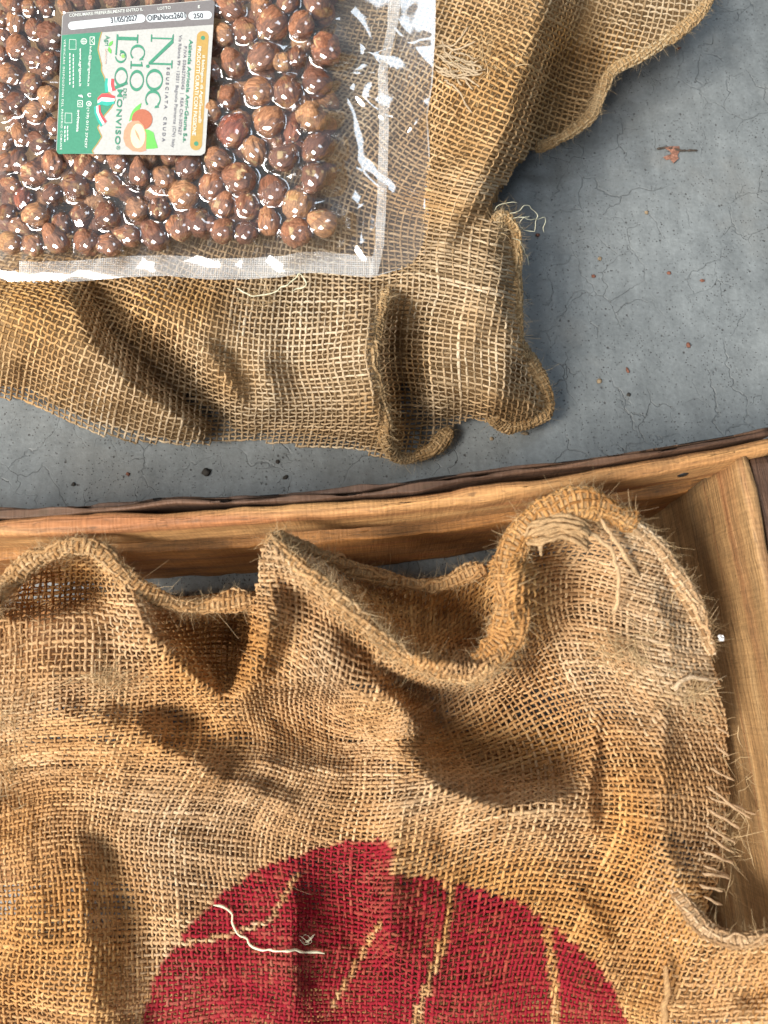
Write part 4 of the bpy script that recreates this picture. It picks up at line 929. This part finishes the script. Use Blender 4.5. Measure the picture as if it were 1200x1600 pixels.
for i, (x, y, d) in enumerate(nuts):
    q0 = 0.0085 + rgn.normal(0, 0.0010)
    edge = min(1.0, max(0.0, (535 - x) / 60.0)); q0 -= 0.0015 * (1 - edge)
    sp = SPECIAL.get((x, y))
    idx = {0: 1, 1: 7, 2: 10}.get(list(SPECIAL).index((x, y)), i % 12) if sp else int(rgn.integers(0, 12))
    R = place_nut(x, y, d, q0, idx, sp or 'brown shelled hazelnut packed close under the clear film of the pouch', 'hazelnuts in the vacuum pouch')
    rp = d / 2 * 1.03
    ix0, ix1 = np.searchsorted(fgx[0], [x - 2.4 * rp, x + 2.4 * rp]); iy0, iy1 = np.searchsorted(fgy[:, 0], [y - 2.4 * rp, y + 2.4 * rp])
    sl = (slice(iy0, iy1), slice(ix0, ix1))
    rr = np.hypot(fgx[sl] - x, fgy[sl] - y) / rp
    k0 = 0.80; s0 = k0 / math.sqrt(1 - k0 * k0)
    h = np.where(rr < k0, np.sqrt(np.clip(1 - rr * rr, 0, 1)), math.sqrt(1 - k0 * k0) - s0 * (rr - k0) * 0.92)
    FQb[sl] = np.maximum(FQb[sl], (q0 + h * R * 1.05) * 1e3 + 0.25)
for x, y, d in under:
    if in_poly(np.array(x), np.array(y), [(100, -20), (330, -20), (318, 232), (98, 232)]): continue
    if min(math.hypot(x - a, y - b) for a, b, _ in nuts) > 30 and not in_poly(np.array(x), np.array(y), [(60, -60), (345, -60), (340, 262), (70, 262)]): continue
    place_nut(x, y, d, -0.0005, int(rgn.integers(0, 12)), 'shaded brown hazelnut lying beneath the top layer in the pouch', 'hazelnuts under the top layer')
# tented film: webs between the nuts, creases and small puckers
web = blur(FQb, 7.0)
FQb = np.maximum(FQb, web * 0.86)
nz_ = np.clip((FQb - 3.0) / 4.0, 0, 1)
FQb = FQb + nz_ * (0.20 * NZ3(fgx / 13.0, fgy / 13.0) + 0.06 * NZ4(fgx / 7.0, fgy / 7.0))
# stiff creases that run from the nuts across the margin to the seals
for x0, y0, x1, y1, a in [(528, 20, 600, 110, 2.2), (530, 95, 668, 60, 1.6), (536, 118, 600, 112, 2.4), (522, 120, 600, 180, 2.2), (600, 180, 672, 205, 1.6), (600, 240, 672, 170, 1.3), (525, 235, 600, 300, 1.8), (530, 345, 575, 402, 2.4), (538, 340, 598, 300, 1.5), (470, 385, 440, 415, 1.6), (500, 380, 520, 418, 1.5), (400, 385, 380, 412, 1.4), (330, 385, 345, 415, 1.2), (255, 390, 240, 415, 1.3), (170, 398, 185, 415, 1.3), (120, 390, 100, 420, 1.3), (40, 405, 20, 430, 1.3), (600, 360, 668, 330, 1.3), (612, 40, 680, 110, 1.5), (640, 380, 668, 300, 1.0)]:
    dsg = seg_d(fgx.astype(float), fgy.astype(float), [(x0, y0), (x1, y1)])
    FQb = FQb + a * np.exp(-(dsg / 9.0)) * (0.5 + 0.5 * np.clip((np.maximum(fgx - 500, fgy - 375)) / 20.0, 0, 1)) * (0.8 if y0 < 380 else 0.6)
FQb = blur(FQb, 1.3)
pk = FQb.copy()
for s_ in (2, 4, 6):
    pk = np.maximum.reduce([pk, np.roll(pk, s_, 0), np.roll(pk, -s_, 0), np.roll(pk, s_, 1), np.roll(pk, -s_, 1)])
pk = np.where((fgx > 80) & (fgx < 345) & (fgy < 250), np.maximum(pk, 15.6), pk)
LQ = blur(pk, 13.0) + 0.15 + 0.25 * blur(NZ1(fgx / 40.0, fgy / 40.0), 6)
lm = blur(((fgx > 102) & (fgx < 316) & (fgy < 232) & (fgy > -4)).astype(float), 3.0)
FQb = FQb * (1 - lm) + np.minimum(np.maximum(FQb, LQ - 0.6), LQ - 0.35) * lm
film_q = lambda x, y: bilin(FQb, FX0, FY0, FST, x, y)
def film_pt(x, y, dq=0.0):
    p = base_pt(x, y); return p + toward(p) * ((film_q(x, y) + dq) * 1e-3)[..., None]
def film_material(name, haze=0.02, gloss=3.4, hatch=False):
    m = NT(name); m.n.remove(m.b)
    geo = m.n.new('ShaderNodeNewGeometry'); dt = m.n.new('ShaderNodeVectorMath'); dt.operation = 'DOT_PRODUCT'
    m.lk(geo.outputs['Normal'], dt.inputs[0]); m.lk(geo.outputs['Incoming'], dt.inputs[1])
    ci = m.math('SUBTRACT', 1.0, m.math('ABSOLUTE', dt.outputs['Value']), True)
    fres = m.math('ADD', 0.045, m.math('MULTIPLY', m.math('POWER', ci, 5.0), 0.95))
    gl = m.n.new('ShaderNodeBsdfGlossy'); gl.inputs['Roughness'].default_value = 0.085 if not hatch else 0.2; gl.inputs['Color'].default_value = (0.97, 0.98, 1, 1)
    tr = m.n.new('ShaderNodeBsdfTransparent'); tr.inputs['Color'].default_value = (0.985, 0.985, 0.985, 1)
    df = m.n.new('ShaderNodeBsdfDiffuse'); df.inputs['Color'].default_value = (0.78, 0.80, 0.82, 1)
    tc = m.n.new('ShaderNodeTexCoord').outputs['Object']
    if hatch:
        uv = m.attr('seal_co')
        w1 = m.n.new('ShaderNodeTexVoronoi'); w1.inputs['Scale'].default_value = 1.0; w1.inputs['Randomness'].default_value = 0.08; m.lk(uv, w1.inputs['Vector'])
        pat = m.ramp(w1.outputs['Distance'], [(0.25, 1.0), (0.55, 0.0)])
        nrm = m.bump(pat, 1.0, 0.0005)
        m.lk(nrm, gl.inputs['Normal'])
        hz = m.math('ADD', m.math('MULTIPLY', pat, haze * 0.8), haze * 0.5)
        hz = m.math('MULTIPLY', hz, m.ramp(m.noise(m.mapv(tc, (1, 1, 1)), 60, 3), [(0.3, 0.6), (0.7, 1.3)]))
    else:
        nrm = m.bump(m.noise(tc, 300, 2), 0.04, 0.0005); m.lk(nrm, gl.inputs['Normal'])
        hz = m.math('MULTIPLY', m.noise(tc, 45, 3), haze * 2)
    m1 = m.n.new('ShaderNodeMixShader'); m.lk(hz, m1.inputs[0]); m.lk(tr.outputs[0], m1.inputs[1]); m.lk(df.outputs[0], m1.inputs[2])
    m2 = m.n.new('ShaderNodeMixShader'); m.lk(m.math('MULTIPLY', fres, gloss, True), m2.inputs[0]); m.lk(m1.outputs[0], m2.inputs[1]); m.lk(gl.outputs[0], m2.inputs[2])
    m.lk(m2.outputs[0], m.out.inputs[0])
    return m.m
M_FILM = film_material('clear_pouch_film'); M_SEAL = film_material('embossed_seal_film', 0.30, 1.8, True); M_BACK = film_material('clear_back_film', 0.02, 1.0)
pouch = empty('vacuum_pouch'); tag(pouch, 'clear vacuum pouch packed with hazelnuts, green and white label, lying on burlap', 'pouch')
def bag_xy(a, b):
    y = -90 + b * (430 + 90); x = -70 + a * (BAG_R(y) + 70)
    y = -90 + b * (BAG_B(x) + 90)
    return x, y
A, B = np.meshgrid(np.linspace(0, 1, 300), np.linspace(0, 1, 212), indexing='ij')
fx, fy = bag_xy(A, B)
link('front_film', grid_mesh('front_film', film_pt(fx, fy), flip=True), M_FILM, pouch)
A2, B2 = np.meshgrid(np.linspace(0, 1, 120), np.linspace(0, 1, 90), indexing='ij')
bxx, byy = bag_xy(A2, B2)
bp = base_pt(bxx, byy); bp = bp - toward(bp) * 0.0006
link('back_film', grid_mesh('back_film', bp, flip=True), M_BACK, pouch)
# bottom seal band and side seal band
sxx, ss = np.meshgrid(np.linspace(30, 584, 380), np.linspace(0, 1, 14), indexing='ij')
syy = BAG_B(sxx) - 33 + ss * 31
uvw = np.stack([sxx / 3.4, syy / 3.4, 0 * sxx], -1).reshape(-1, 3)
link('seal_band', grid_mesh('seal_band', film_pt(sxx, syy, 0.25), {'seal_co': ('FLOAT_VECTOR', uvw)}, flip=True), M_SEAL, pouch)
cyy, ss = np.meshgrid(np.linspace(-80, 430, 330), np.linspace(-1, 1, 10), indexing='ij')
cxx = np.interp(cyy, [-80, 0, 43, 80, 110, 200, 300, 383, 430], [612, 616, 613, 604, 598, 600, 597, 593, 583]) + ss * np.interp(cyy, [0, 60, 150, 430], [10, 7, 8, 7])
uvw = np.stack([cxx / 2.8, cyy / 2.8, 0 * cxx], -1).reshape(-1, 3)
link('seal_band', grid_mesh('seal_band', film_pt(cxx, cyy, 0.25), {'seal_co': ('FLOAT_VECTOR', uvw)}), M_SEAL, pouch)

ey, es = np.meshgrid(np.linspace(-80, 398, 200), np.linspace(-1, 0, 4), indexing='ij'); ex_ = BAG_R(ey) + es * 2.2  # pale hazy strips added to paint the highlight along the film's edge
link('film_edge_highlight', grid_mesh('film_edge_highlight', film_pt(ex_, ey, 0.3), {'seal_co': ('FLOAT_VECTOR', np.stack([ex_, ey, 0 * ex_], -1).reshape(-1, 3))}, flip=True), M_SEAL, pouch)
ex_, es = np.meshgrid(np.linspace(20, 655, 260), np.linspace(-1, 0, 4), indexing='ij'); ey = BAG_B(ex_) + es * 2.0
link('film_edge_highlight', grid_mesh('film_edge_highlight', film_pt(ex_, ey, 0.3), {'seal_co': ('FLOAT_VECTOR', np.stack([ex_, ey, 0 * ex_], -1).reshape(-1, 3))}, flip=True), M_SEAL, pouch)
# ------------------------------------------------------------------ label on the pouch
import bmesh
def lab_pt(x, y, dq):
    x = np.asarray(x, float); y = np.asarray(y, float)
    p = base_pt(x, y); return p + toward(p) * ((bilin(LQ, FX0, FY0, FST, x, y) + dq) * 1e-3)[..., None]
K = 3.3333
def paper(name, c, rough=0.55):
    m = NT(name); tc = m.n.new('ShaderNodeTexCoord').outputs['Object']
    n = m.noise(tc, 900, 3)
    m.set(Base_Color=m.mix(0.5, c, m.ramp(n, [(0.3, 0.82), (0.7, 1.12)]), 'MULTIPLY'), Roughness=rough, Specular_IOR_Level=0.35)
    return m.m
P_WHITE = paper('label_paper', (0.42, 0.43, 0.425)); P_GREEN = paper('label_green', (0.055, 0.235, 0.155)); P_GREY = paper('label_grey', (0.17, 0.162, 0.17)); P_PILL = paper('label_pill_white', (0.56, 0.62, 0.66))
P_GOLD = paper('label_gold', (0.40, 0.265, 0.085)); P_INK = paper('label_ink', (0.035, 0.035, 0.05)); P_TXT = paper('label_white_print', (0.66, 0.71, 0.69)); P_DARK = paper('label_grey_print', (0.15, 0.155, 0.19))
P_RED = paper('label_red', (0.62, 0.08, 0.09)); P_TEAL = paper('label_teal', (0.04, 0.37, 0.30)); P_NUT = paper('label_nut_brown', (0.38, 0.13, 0.08)); P_NUTL = paper('label_nut_rim', (0.62, 0.27, 0.18)); P_CREAM = paper('label_nut_cream', (0.72, 0.60, 0.40)); P_LEAF = paper('label_leaf', (0.13, 0.46, 0.10)); P_LOGO = paper('label_logo_rose', (0.62, 0.45, 0.40)); P_SPOT = paper('label_bright_green', (0.24, 0.58, 0.14))
# paper sheet with rounded corners
cTL, cTR, cBR, cBL = np.array([325, 66]), np.array([1120, -4]), np.array([1068, 810]), np.array([292, 800])
a = np.linspace(-1, 1, 70); b = np.linspace(-1, 1, 70); rc = 0.06
tq = np.clip((np.abs(b) - (1 - rc)) / rc, 0, 1); wb = 1 - rc * (1 - np.sqrt(1 - tq ** 2))
AA, BB = np.meshgrid(a, b, indexing='ij'); AA = AA * wb[None]
s_, t_ = (AA + 1) / 2, (BB + 1) / 2
lx = ((1 - t_) * ((1 - s_) * cTL[0] + s_ * cTR[0]) + t_ * ((1 - s_) * cBL[0] + s_ * cBR[0])) / K
ly = ((1 - t_) * ((1 - s_) * cTL[1] + s_ * cTR[1]) + t_ * ((1 - s_) * cBL[1] + s_ * cBR[1])) / K
label = link('label', grid_mesh('label', lab_pt(lx, ly, 0.0), flip=True), P_WHITE, pouch)
label['label'] = 'off-white and green paper label with grey date band, turned sideways'
def lay(name, polys, mat, dq, maxlen=14.0):
    """print: polygons in crop pixels, cut fine enough to follow the paper"""
    bm = bmesh.new()
    for pl in polys:
        vs = [bm.verts.new((x, y, 0)) for x, y in pl]
        if len(vs) > 2: bm.faces.new(vs)
    bmesh.ops.triangulate(bm, faces=bm.faces[:])
    for _ in range(4):
        es = [e for e in bm.edges if e.calc_length() > maxlen]
        if not es: break
        bmesh.ops.subdivide_edges(bm, edges=es, cuts=1); bmesh.ops.triangulate(bm, faces=bm.faces[:])
    V = np.array([v.co[:2] for v in bm.verts]); bm.verts.index_update()
    F = np.array([[v.index for v in f.verts] for f in bm.faces]); bm.free()
    return link(name, mesh_np(name, lab_pt(V[:, 0] / K, V[:, 1] / K, dq), F, False), mat, label)
def place(pts, o, d, u): return [(o[0] + x * d[0] + y * u[0], o[1] + x * d[1] + y * u[1]) for x, y in pts]
def write(body, p0, p1, cap, mat, dq=0.34, bold=0.006, spacing=1.0, name='lettering'):
    cu = bpy.data.curves.new('lettering', 'FONT'); cu.body = body; cu.space_character = spacing; cu.fill_mode = 'BOTH'; cu.offset = bold; cu.resolution_u = 3
    o = bpy.data.objects.new('lettering', cu); col.objects.link(o)
    dg = bpy.context.evaluated_depsgraph_get(); me = bpy.data.meshes.new_from_object(o.evaluated_get(dg))
    bpy.data.objects.remove(o); bpy.data.curves.remove(cu)
    n = len(me.vertices); V = np.empty(n * 3, np.float32); me.vertices.foreach_get('co', V); V = V.reshape(-1, 3)
    me.calc_loop_triangles(); F = np.array([t.vertices[:] for t in me.loop_triangles]); bpy.data.meshes.remove(me)
    p0 = np.array(p0, float); p1 = np.array(p1, float); L = np.linalg.norm(p1 - p0); d = (p1 - p0) / L; u = np.array([d[1], -d[0]])
    x = (V[:, 0] - V[:, 0].min()) / (V[:, 0].max() - V[:, 0].min()) * L; y = V[:, 1] / 0.70 * cap
    q = p0 + x[:, None] * d + y[:, None] * u
    return link(name, mesh_np(name, lab_pt(q[:, 0] / K, q[:, 1] / K, dq), F, False), mat, label)
def pill(x0, y0, x1, y1, r, n=10):
    a0 = math.atan2(y1 - y0, x1 - x0); out = []
    for t in np.linspace(a0 + math.pi / 2, a0 + 1.5 * math.pi, n): out.append((x0 + r * math.cos(t), y0 + r * math.sin(t)))
    for t in np.linspace(a0 - math.pi / 2, a0 + math.pi / 2, n): out.append((x1 + r * math.cos(t), y1 + r * math.sin(t)))
    return out
def disc(x, y, rx, ry=None, n=20): ry = ry or rx; return [(x + rx * math.cos(t), y + ry * math.sin(t)) for t in np.linspace(0, 2 * math.pi, n, endpoint=False)]
lay('date_band', [[(328, 84), (338, 68), (1108, 0), (1118, 10), (1112, 128), (322, 182)]], P_GREY, 0.08)
lay('date_field', [pill(376, 134, 736, 96, 21)], P_PILL, 0.15); lay('date_field', [pill(782, 95, 950, 84, 21)], P_PILL, 0.15); lay('date_field', [pill(1002, 82, 1082, 78, 21)], P_PILL, 0.15)
MT = [(530, 166), (520, 200), (510, 258), (518, 290), (530, 340), (528, 368), (545, 405), (556, 470), (575, 490), (600, 522), (580, 560), (545, 600), (518, 650), (508, 664), (530, 712), (512, 742), (480, 786), (488, 800)]
lay('green_panel', [[(322, 183)] + MT + [(306, 802), (295, 790)]], P_GREEN, 0.08)
def stroke(pl, w):
    out = []
    for (x0, y0), (x1, y1) in zip(pl[:-1], pl[1:]):
        l = math.hypot(x1 - x0, y1 - y0); nx, ny = -(y1 - y0) / l * w / 2, (x1 - x0) / l * w / 2
        out.append([(x0 + nx, y0 + ny), (x1 + nx, y1 + ny), (x1 - nx, y1 - ny), (x0 - nx, y0 - ny)])
    return out
lay('gold_outline', stroke(MT, 5), P_GOLD, 0.13)
lay('gold_band', [pill(1056, 192, 1021, 752, 31)], P_GOLD, 0.10)
lay('green_dot', [disc(1057, 197, 11)], P_GREEN, 0.18); lay('green_dot', [disc(1022, 748, 12)], P_GREEN, 0.18)
# date band print
write('CONSUMARSI PREFERIBILMENTE ENTRO IL', (362, 88), (745, 55), 16, P_TXT); write('LOTTO', (822, 52), (890, 46), 15, P_TXT); write('g', (1030, 38), (1042, 37), 16, P_TXT)
write('31/05/2027', (577, 120), (716, 106), 28, P_INK, bold=0.015); write('OlPaNocs2601', (768, 108), (966, 92), 29, P_INK, bold=0.015); write('250', (1008, 96), (1058, 93), 26, P_INK, bold=0.015)
# sideways print
write('Azienda Agricola Agri-Geuna S.s.', (985, 205), (952, 742), 18, P_GREEN, bold=0.02); write('P.IVA 03662750045  |  REA CN-307627', (957, 240), (927, 702), 15, P_DARK); write('Via Ribiana 99 - 12031 Bagnolo Piemonte (CN) Italy', (932, 182), (893, 768), 15, P_DARK)
write('SGUSCIATA  CRUDA', (868, 350), (843, 738), 15, P_DARK, spacing=1.6, bold=0.02)
write('il biologico di AgriGeuna®', (1055, 288), (1033, 640), 15, P_TXT, dq=0.36); write('PRODOTTI CURATI CON PASSIONE', (1030, 240), (1001, 705), 19, P_TXT, dq=0.36)
write('DEL', (642, 460), (640, 522), 16, P_GREEN); write('MONVISO', (612, 465), (598, 752), 26, P_GREEN, bold=0.018, spacing=1.15); write('®', (606, 758), (605, 780), 18, P_GREEN)
write('info@agrigeuna.it', (468, 240), (455, 450), 12, P_TXT); write('www.agrigeuna.it', (414, 250), (412, 450), 13, P_TXT, bold=0.012); write('(+39) 0175 374297', (454, 560), (440, 770), 13, P_TXT); write('agrigeuna', (404, 572), (398, 686), 14, P_TXT, bold=0.02)
write('VERIFICARE DISPOSIZIONI DEL PROPRIO COMUNE', (333, 205), (312, 780), 10, P_TXT, spacing=1.3)
write('f', (410, 492), (409, 508), 22, P_TXT, bold=0.03)
# small marks: envelope, globe, phone, camera, sorting boxes
lay('mark', stroke([(469, 192), (492, 192), (492, 232), (469, 232), (469, 192)], 3) + stroke([(491, 194), (476, 212), (491, 230)], 3), P_TXT, 0.2)
ring = lambda x, y, r, w=3, n=18: stroke([(x + r * math.cos(t), y + r * math.sin(t)) for t in np.linspace(0, 2 * math.pi, n)], w)
lay('mark', ring(437, 215, 15) + stroke([(422, 215), (452, 215)], 2.5) + stroke([(437, 200), (437, 230)], 2.5) + stroke([(430, 202), (430, 228)], 2) + stroke([(444, 202), (444, 228)], 2), P_TXT, 0.2)
lay('mark', stroke([(474, 488), (462, 486), (456, 494), (464, 504), (474, 500)], 5), P_TXT, 0.2); lay('mark', ring(463, 540, 12, 4) + [disc(464, 540, 5)], P_TXT, 0.2)
lay('mark', stroke([(405, 524), (430, 524), (430, 556), (405, 556), (405, 524)], 3) + ring(417, 540, 7, 2.5), P_TXT, 0.2)
for bx_, by_ in ((380, 205), (358, 588)): lay('mark', stroke([(bx_ - 18, by_), (bx_ + 16, by_ + 2), (bx_ + 16, by_ + 52), (bx_ - 20, by_ + 52), (bx_ - 18, by_)], 2), P_TXT, 0.2)
for x0, y0, y1, k_ in ((382, 282, 462, 9), (364, 276, 446, 9), (352, 656, 735, 4), (338, 656, 745, 4)):          # lines of print too small to read
    ys_ = np.linspace(y0, y1, k_ + 1); lay('small_print', [[(x0 - 2, p), (x0 + 3, p), (x0 + 2, p + (y1 - y0) / k_ * 0.72), (x0 - 3, p + (y1 - y0) / k_ * 0.72)] for p in ys_[:-1]], P_TXT, 0.2)
# display letters, thick and thin strokes; local x = reading direction, y = up
def ring_poly(cx, cy, rx, ry, t, a0=0, a1=360, n=26, thin=0.35):
    out, inn = [], []
    for q in np.linspace(math.radians(a0), math.radians(a1), n):
        k_ = thin + (1 - thin) * abs(math.cos(q)) ** 1.4
        out.append((cx + rx * math.cos(q), cy + ry * math.sin(q))); inn.append((cx + (rx - t * k_) * math.cos(q), cy + (ry - t * k_ * 0.8) * math.sin(q)))
    return [[out[i], out[i + 1], inn[i + 1], inn[i]] for i in range(n - 1)]
def glyph(polys, o, d, u): return [place(p, o, d, u) for p in polys]
D = np.array([-0.045, 1.0]); U = np.array([1.0, 0.03])
Npoly = [[(8, 0), (16, 0), (16, 112), (8, 112)], [(-8, 0), (32, 0), (30, 6), (-6, 6)], [(-14, 118), (14, 118), (30, 108), (-6, 112)], [(8, 118), (34, 118), (150, 4), (150, -6), (138, -6)], [(140, -2), (150, -2), (150, 118), (140, 118)], [(124, 118), (168, 118), (166, 112), (126, 112)]]
lay('lettering', glyph(Npoly, (786, 186), D, U), P_GREEN, 0.22)
lay('lettering', glyph(ring_poly(57, 44, 58, 44, 17), (762, 358), D, U), P_GREEN, 0.22)
lay('lettering', glyph(ring_poly(50, 40, 50, 40, 17, 50, 310), (758, 466), D, U) + [place([(78, 68), (92, 74), (96, 50), (84, 54)], (758, 466), D, U)], P_GREEN, 0.22)
lay('lettering', [disc(769, 345, 9)], P_GREEN, 0.22)
lay('lettering', glyph(ring_poly(42, 38, 44, 38, 15, 45, 315), (680, 232), D, U) + [place([(66, 62), (78, 70), (82, 48), (70, 52)], (680, 232), D, U)], P_GREEN, 0.22)
lay('lettering', glyph([[(14, 0), (27, 0), (27, 62), (14, 62)], [(0, 0), (40, 0), (40, 5), (0, 5)], [(2, 58), (27, 64), (27, 56), (4, 54)]], (680, 318), D, U), P_GREEN, 0.22)
lay('lettering', glyph(ring_poly(56, 37, 56, 37, 16), (677, 362), D, U), P_GREEN, 0.22)
lay('lettering', glyph([[(14, 0), (32, 0), (32, 112), (14, 112)], [(0, 106), (46, 106), (46, 112), (0, 112)], [(0, 0), (4, 8), (110, 4), (110, -3)]], (608, 176), D, U) + glyph(ring_poly(118, 26, 34, 29, 12, -90, 190), (608, 176), D, U) + glyph(ring_poly(108, 34, 16, 14, 8, 60, 300), (608, 176), D, U), P_GREEN, 0.22)
lay('lettering', [disc(641, 292, 10)], P_SPOT, 0.22)
lay('lettering', glyph(ring_poly(48, 34, 52, 34, 15), (598, 352), D, U) + [place([(70, 66), (84, 70), (118, -4), (100, -4)], (598, 352), D, U)], P_GREEN, 0.22)
# grower's mark: two leaves and two short words
def leaf(x0, y0, x1, y1, w, n=8):
    d_ = np.array([x1 - x0, y1 - y0]); nn = np.array([-d_[1], d_[0]]) / np.linalg.norm(d_) * w; t_ = np.linspace(0, 1, n)
    up_ = [tuple(np.array([x0, y0]) + d_ * t + nn * math.sin(math.pi * t)) for t in t_]; dn = [tuple(np.array([x0, y0]) + d_ * t - nn * math.sin(math.pi * t)) for t in t_[::-1]]
    return up_ + dn[1:-1]
lay('leaf_mark', [leaf(565, 242, 588, 212, 8), leaf(565, 244, 578, 280, 8)], P_LEAF, 0.2)
write('Agri', (549, 184), (546, 238), 22, P_GREEN); write('Geuna', (546, 252), (543, 332), 15, P_LOGO)
# ribbon in three colours
def band(a, b, f0, f1): return [tuple(np.array(p) * (1 - f0) + np.array(q) * f0) for p, q in zip(a, b)] + [tuple(np.array(p) * (1 - f1) + np.array(q) * f1) for p, q in zip(a, b)][::-1]
for ea, eb in (([(548, 408), (545, 440), (548, 482)], [(594, 410), (592, 440), (602, 470), (596, 492)][:3]), ([(598, 500), (560, 486), (530, 488), (508, 510)], [(596, 540), (560, 552), (528, 545), (508, 552)]), ([(490, 556), (492, 590), (508, 630), (524, 660)], [(522, 546), (524, 580), (540, 610), (556, 632)])):
    cols_ = (P_TEAL, P_TXT, P_RED) if ea[0][1] != 500 else (P_RED, P_TXT, P_TEAL)
    for j, mt in enumerate(cols_): lay('ribbon_stripe', [band(ea, eb, j / 3, (j + 1) / 3)], mt, 0.26)
# nut picture
lay('nut_picture', [leaf(672, 632, 736, 536, 15)], P_LEAF, 0.18); lay('nut_picture', [[(748, 672), (775, 676), (800, 690), (806, 720), (822, 770), (800, 774), (762, 776), (752, 740)]], P_LEAF, 0.18)
lay('nut_picture', [disc(740, 622, 54, 54)], P_NUT, 0.22); lay('nut_picture', [[(690, 630), (665, 645), (646, 680), (642, 720), (655, 760), (690, 786), (730, 792), (760, 784), (762, 700), (748, 655), (722, 628)]], P_NUTL, 0.26)
lay('nut_picture', [disc(718, 708, 38, 64)], P_CREAM, 0.30); lay('nut_picture', [leaf(702, 672, 730, 735, 6)], P_NUTL, 0.34)

#@@DEBRIS
# ------------------------------------------------------------------ small things on the floor
def crumb_mesh(i):
    V, F = ico(2); off = Vector((i * 3.7, 1, 2))
    r = np.array([1 + 0.55 * mnoise.noise(Vector(v) * 1.3 + off) + 0.2 * mnoise.noise(Vector(v) * 3.5 + off) for v in V]); V = V * r[:, None]; V[:, 2] *= 0.55
    return V, F
def speck_mat(name, c):
    m = NT(name); tc = m.n.new('ShaderNodeTexCoord').outputs['Object']; n = m.noise(tc, 900, 4)
    m.set(Base_Color=m.mix(1.0, c, m.ramp(n, [(0.3, 0.45), (0.7, 1.4)]), 'MULTIPLY'), Roughness=0.8); return m.m
S_DARK = speck_mat('dark_crumb', (0.030, 0.026, 0.022)); S_RED = speck_mat('red_brown_crumb', (0.17, 0.065, 0.04)); S_TAN = speck_mat('tan_crumb', (0.27, 0.20, 0.125))
CR = [(322, 738, 8, 1, S_DARK, 'black crumb of dirt on the floor between sack and crate rail', 'dirt crumb'), (434, 722, 4, 1, S_DARK, 'small dark crumb on the floor left of the sack mouth, upper of two', 'dirt crumb'), (446, 746, 5, 0.8, S_DARK, 'small dark crumb on the floor left of the sack mouth, lower of two', 'dirt crumb'),
      (820, 678, 7, 0.5, S_TAN, 'tan wood chip on the floor just below the curled sack corner', 'wood chip'), (768, 686, 4, 1, S_TAN, 'tiny tan grain on the floor between sack corner and crate rail', 'grain'),
      (1075, 540, 6, 0.7, S_RED, 'brown shiny crumb alone on the floor right of the sacks', 'crumb'), (980, 579, 6, 0.45, S_RED, 'flat red-brown flake on the floor right of the curled sack corner', 'flake'), (936, 596, 5, 1, S_TAN, 'round tan grit stone on the floor right of the curled sack corner', 'stone'),
      (982, 617, 4, 1, S_DARK, 'dark crumb below the flat red-brown flake', 'crumb'), (1045, 427, 4, 1, S_RED, 'red crumb on the bare floor, left of a pair below the leaf scrap', 'crumb'), (1097, 439, 5, 0.6, S_RED, 'red crumb on the bare floor, right of a pair below the leaf scrap', 'crumb'), (937, 405, 4, 1, S_TAN, 'tan crumb on the floor beside the shadow of the sack', 'crumb'),
      (927, 432, 4, 1, S_RED, 'rust crumb under the tan crumb beside the sack shadow', 'crumb'), (840, 368, 5, 0.7, S_RED, 'dark red crumb in the shadow beside the loose threads', 'crumb'), (1060, 77, 6, 0.35, S_RED, 'brown sliver on the floor at the sack hem near the top', 'sliver'), (1010, 333, 4, 1, S_TAN, 'tan crumb on the floor below and left of the leaf scrap', 'crumb'), (115, 757, 4, 1, S_DARK, 'dark crumb at the far left beside the crate rail', 'crumb'), (200, 741, 4, 0.8, S_RED, 'brown crumb on the floor above the left end of the rail', 'crumb')]
for i, (x, y, r, asp, mt, lb, cat) in enumerate(CR):
    V, F = crumb_mesh(i); sc_ = r / FPX * 0.32
    V = V * np.array([1, asp, min(1, asp + 0.2)]); an = rgn.uniform(0, 6.28)
    V = np.stack([V[:, 0] * math.cos(an) - V[:, 1] * math.sin(an), V[:, 0] * math.sin(an) + V[:, 1] * math.cos(an), V[:, 2]], -1) * sc_
    V = V + W(np.array(float(x)), np.array(float(y)), np.array(0.0)) + np.array([0, 0, sc_ * 0.35])
    o = link(cat.replace(' ', '_'), mesh_np('crumb', V, F, True), mt); tag(o, lb, cat)
# leaf scrap
LP = [(1036, 230), (1044, 232), (1052, 229), (1061, 229), (1062, 236), (1058, 243), (1060, 248), (1052, 255), (1047, 249), (1041, 250), (1036, 246), (1043, 243), (1050, 241), (1046, 236)]
bm = bmesh.new(); vs = [bm.verts.new(tuple(W(np.array(float(x)), np.array(float(y)), np.array(0.9 + 0.8 * math.sin(i * 1.3))))) for i, (x, y) in enumerate(LP)]
bm.faces.new(vs); bmesh.ops.triangulate(bm, faces=bm.faces[:])
ex = bmesh.ops.extrude_face_region(bm, geom=bm.faces[:]); bmesh.ops.translate(bm, vec=(0, 0, 0.0003), verts=[g for g in ex['geom'] if isinstance(g, bmesh.types.BMVert)])
bmesh.ops.recalc_face_normals(bm, faces=bm.faces[:])
me = bpy.data.meshes.new('leaf_scrap'); bm.to_mesh(me); bm.free()
tag(link('leaf_scrap', me, speck_mat('dry_leaf', (0.27, 0.13, 0.09))), 'brown dry leaf scrap on the bare concrete at the upper right', 'leaf')
tw = single_yarn('stain', [(1026, 232, 0.8), (1040, 230, 1.0), (1060, 234, 0.9), (1090, 235, 0.6)], 0.0006, speck_mat('dark_stain', (0.06, 0.045, 0.035)), None, 700, wob=0.0003)  # a dark stain on the floor, modelled as a thin raised strand
tag(tw, 'thin dark twig beside the brown leaf scrap on the concrete', 'stain')
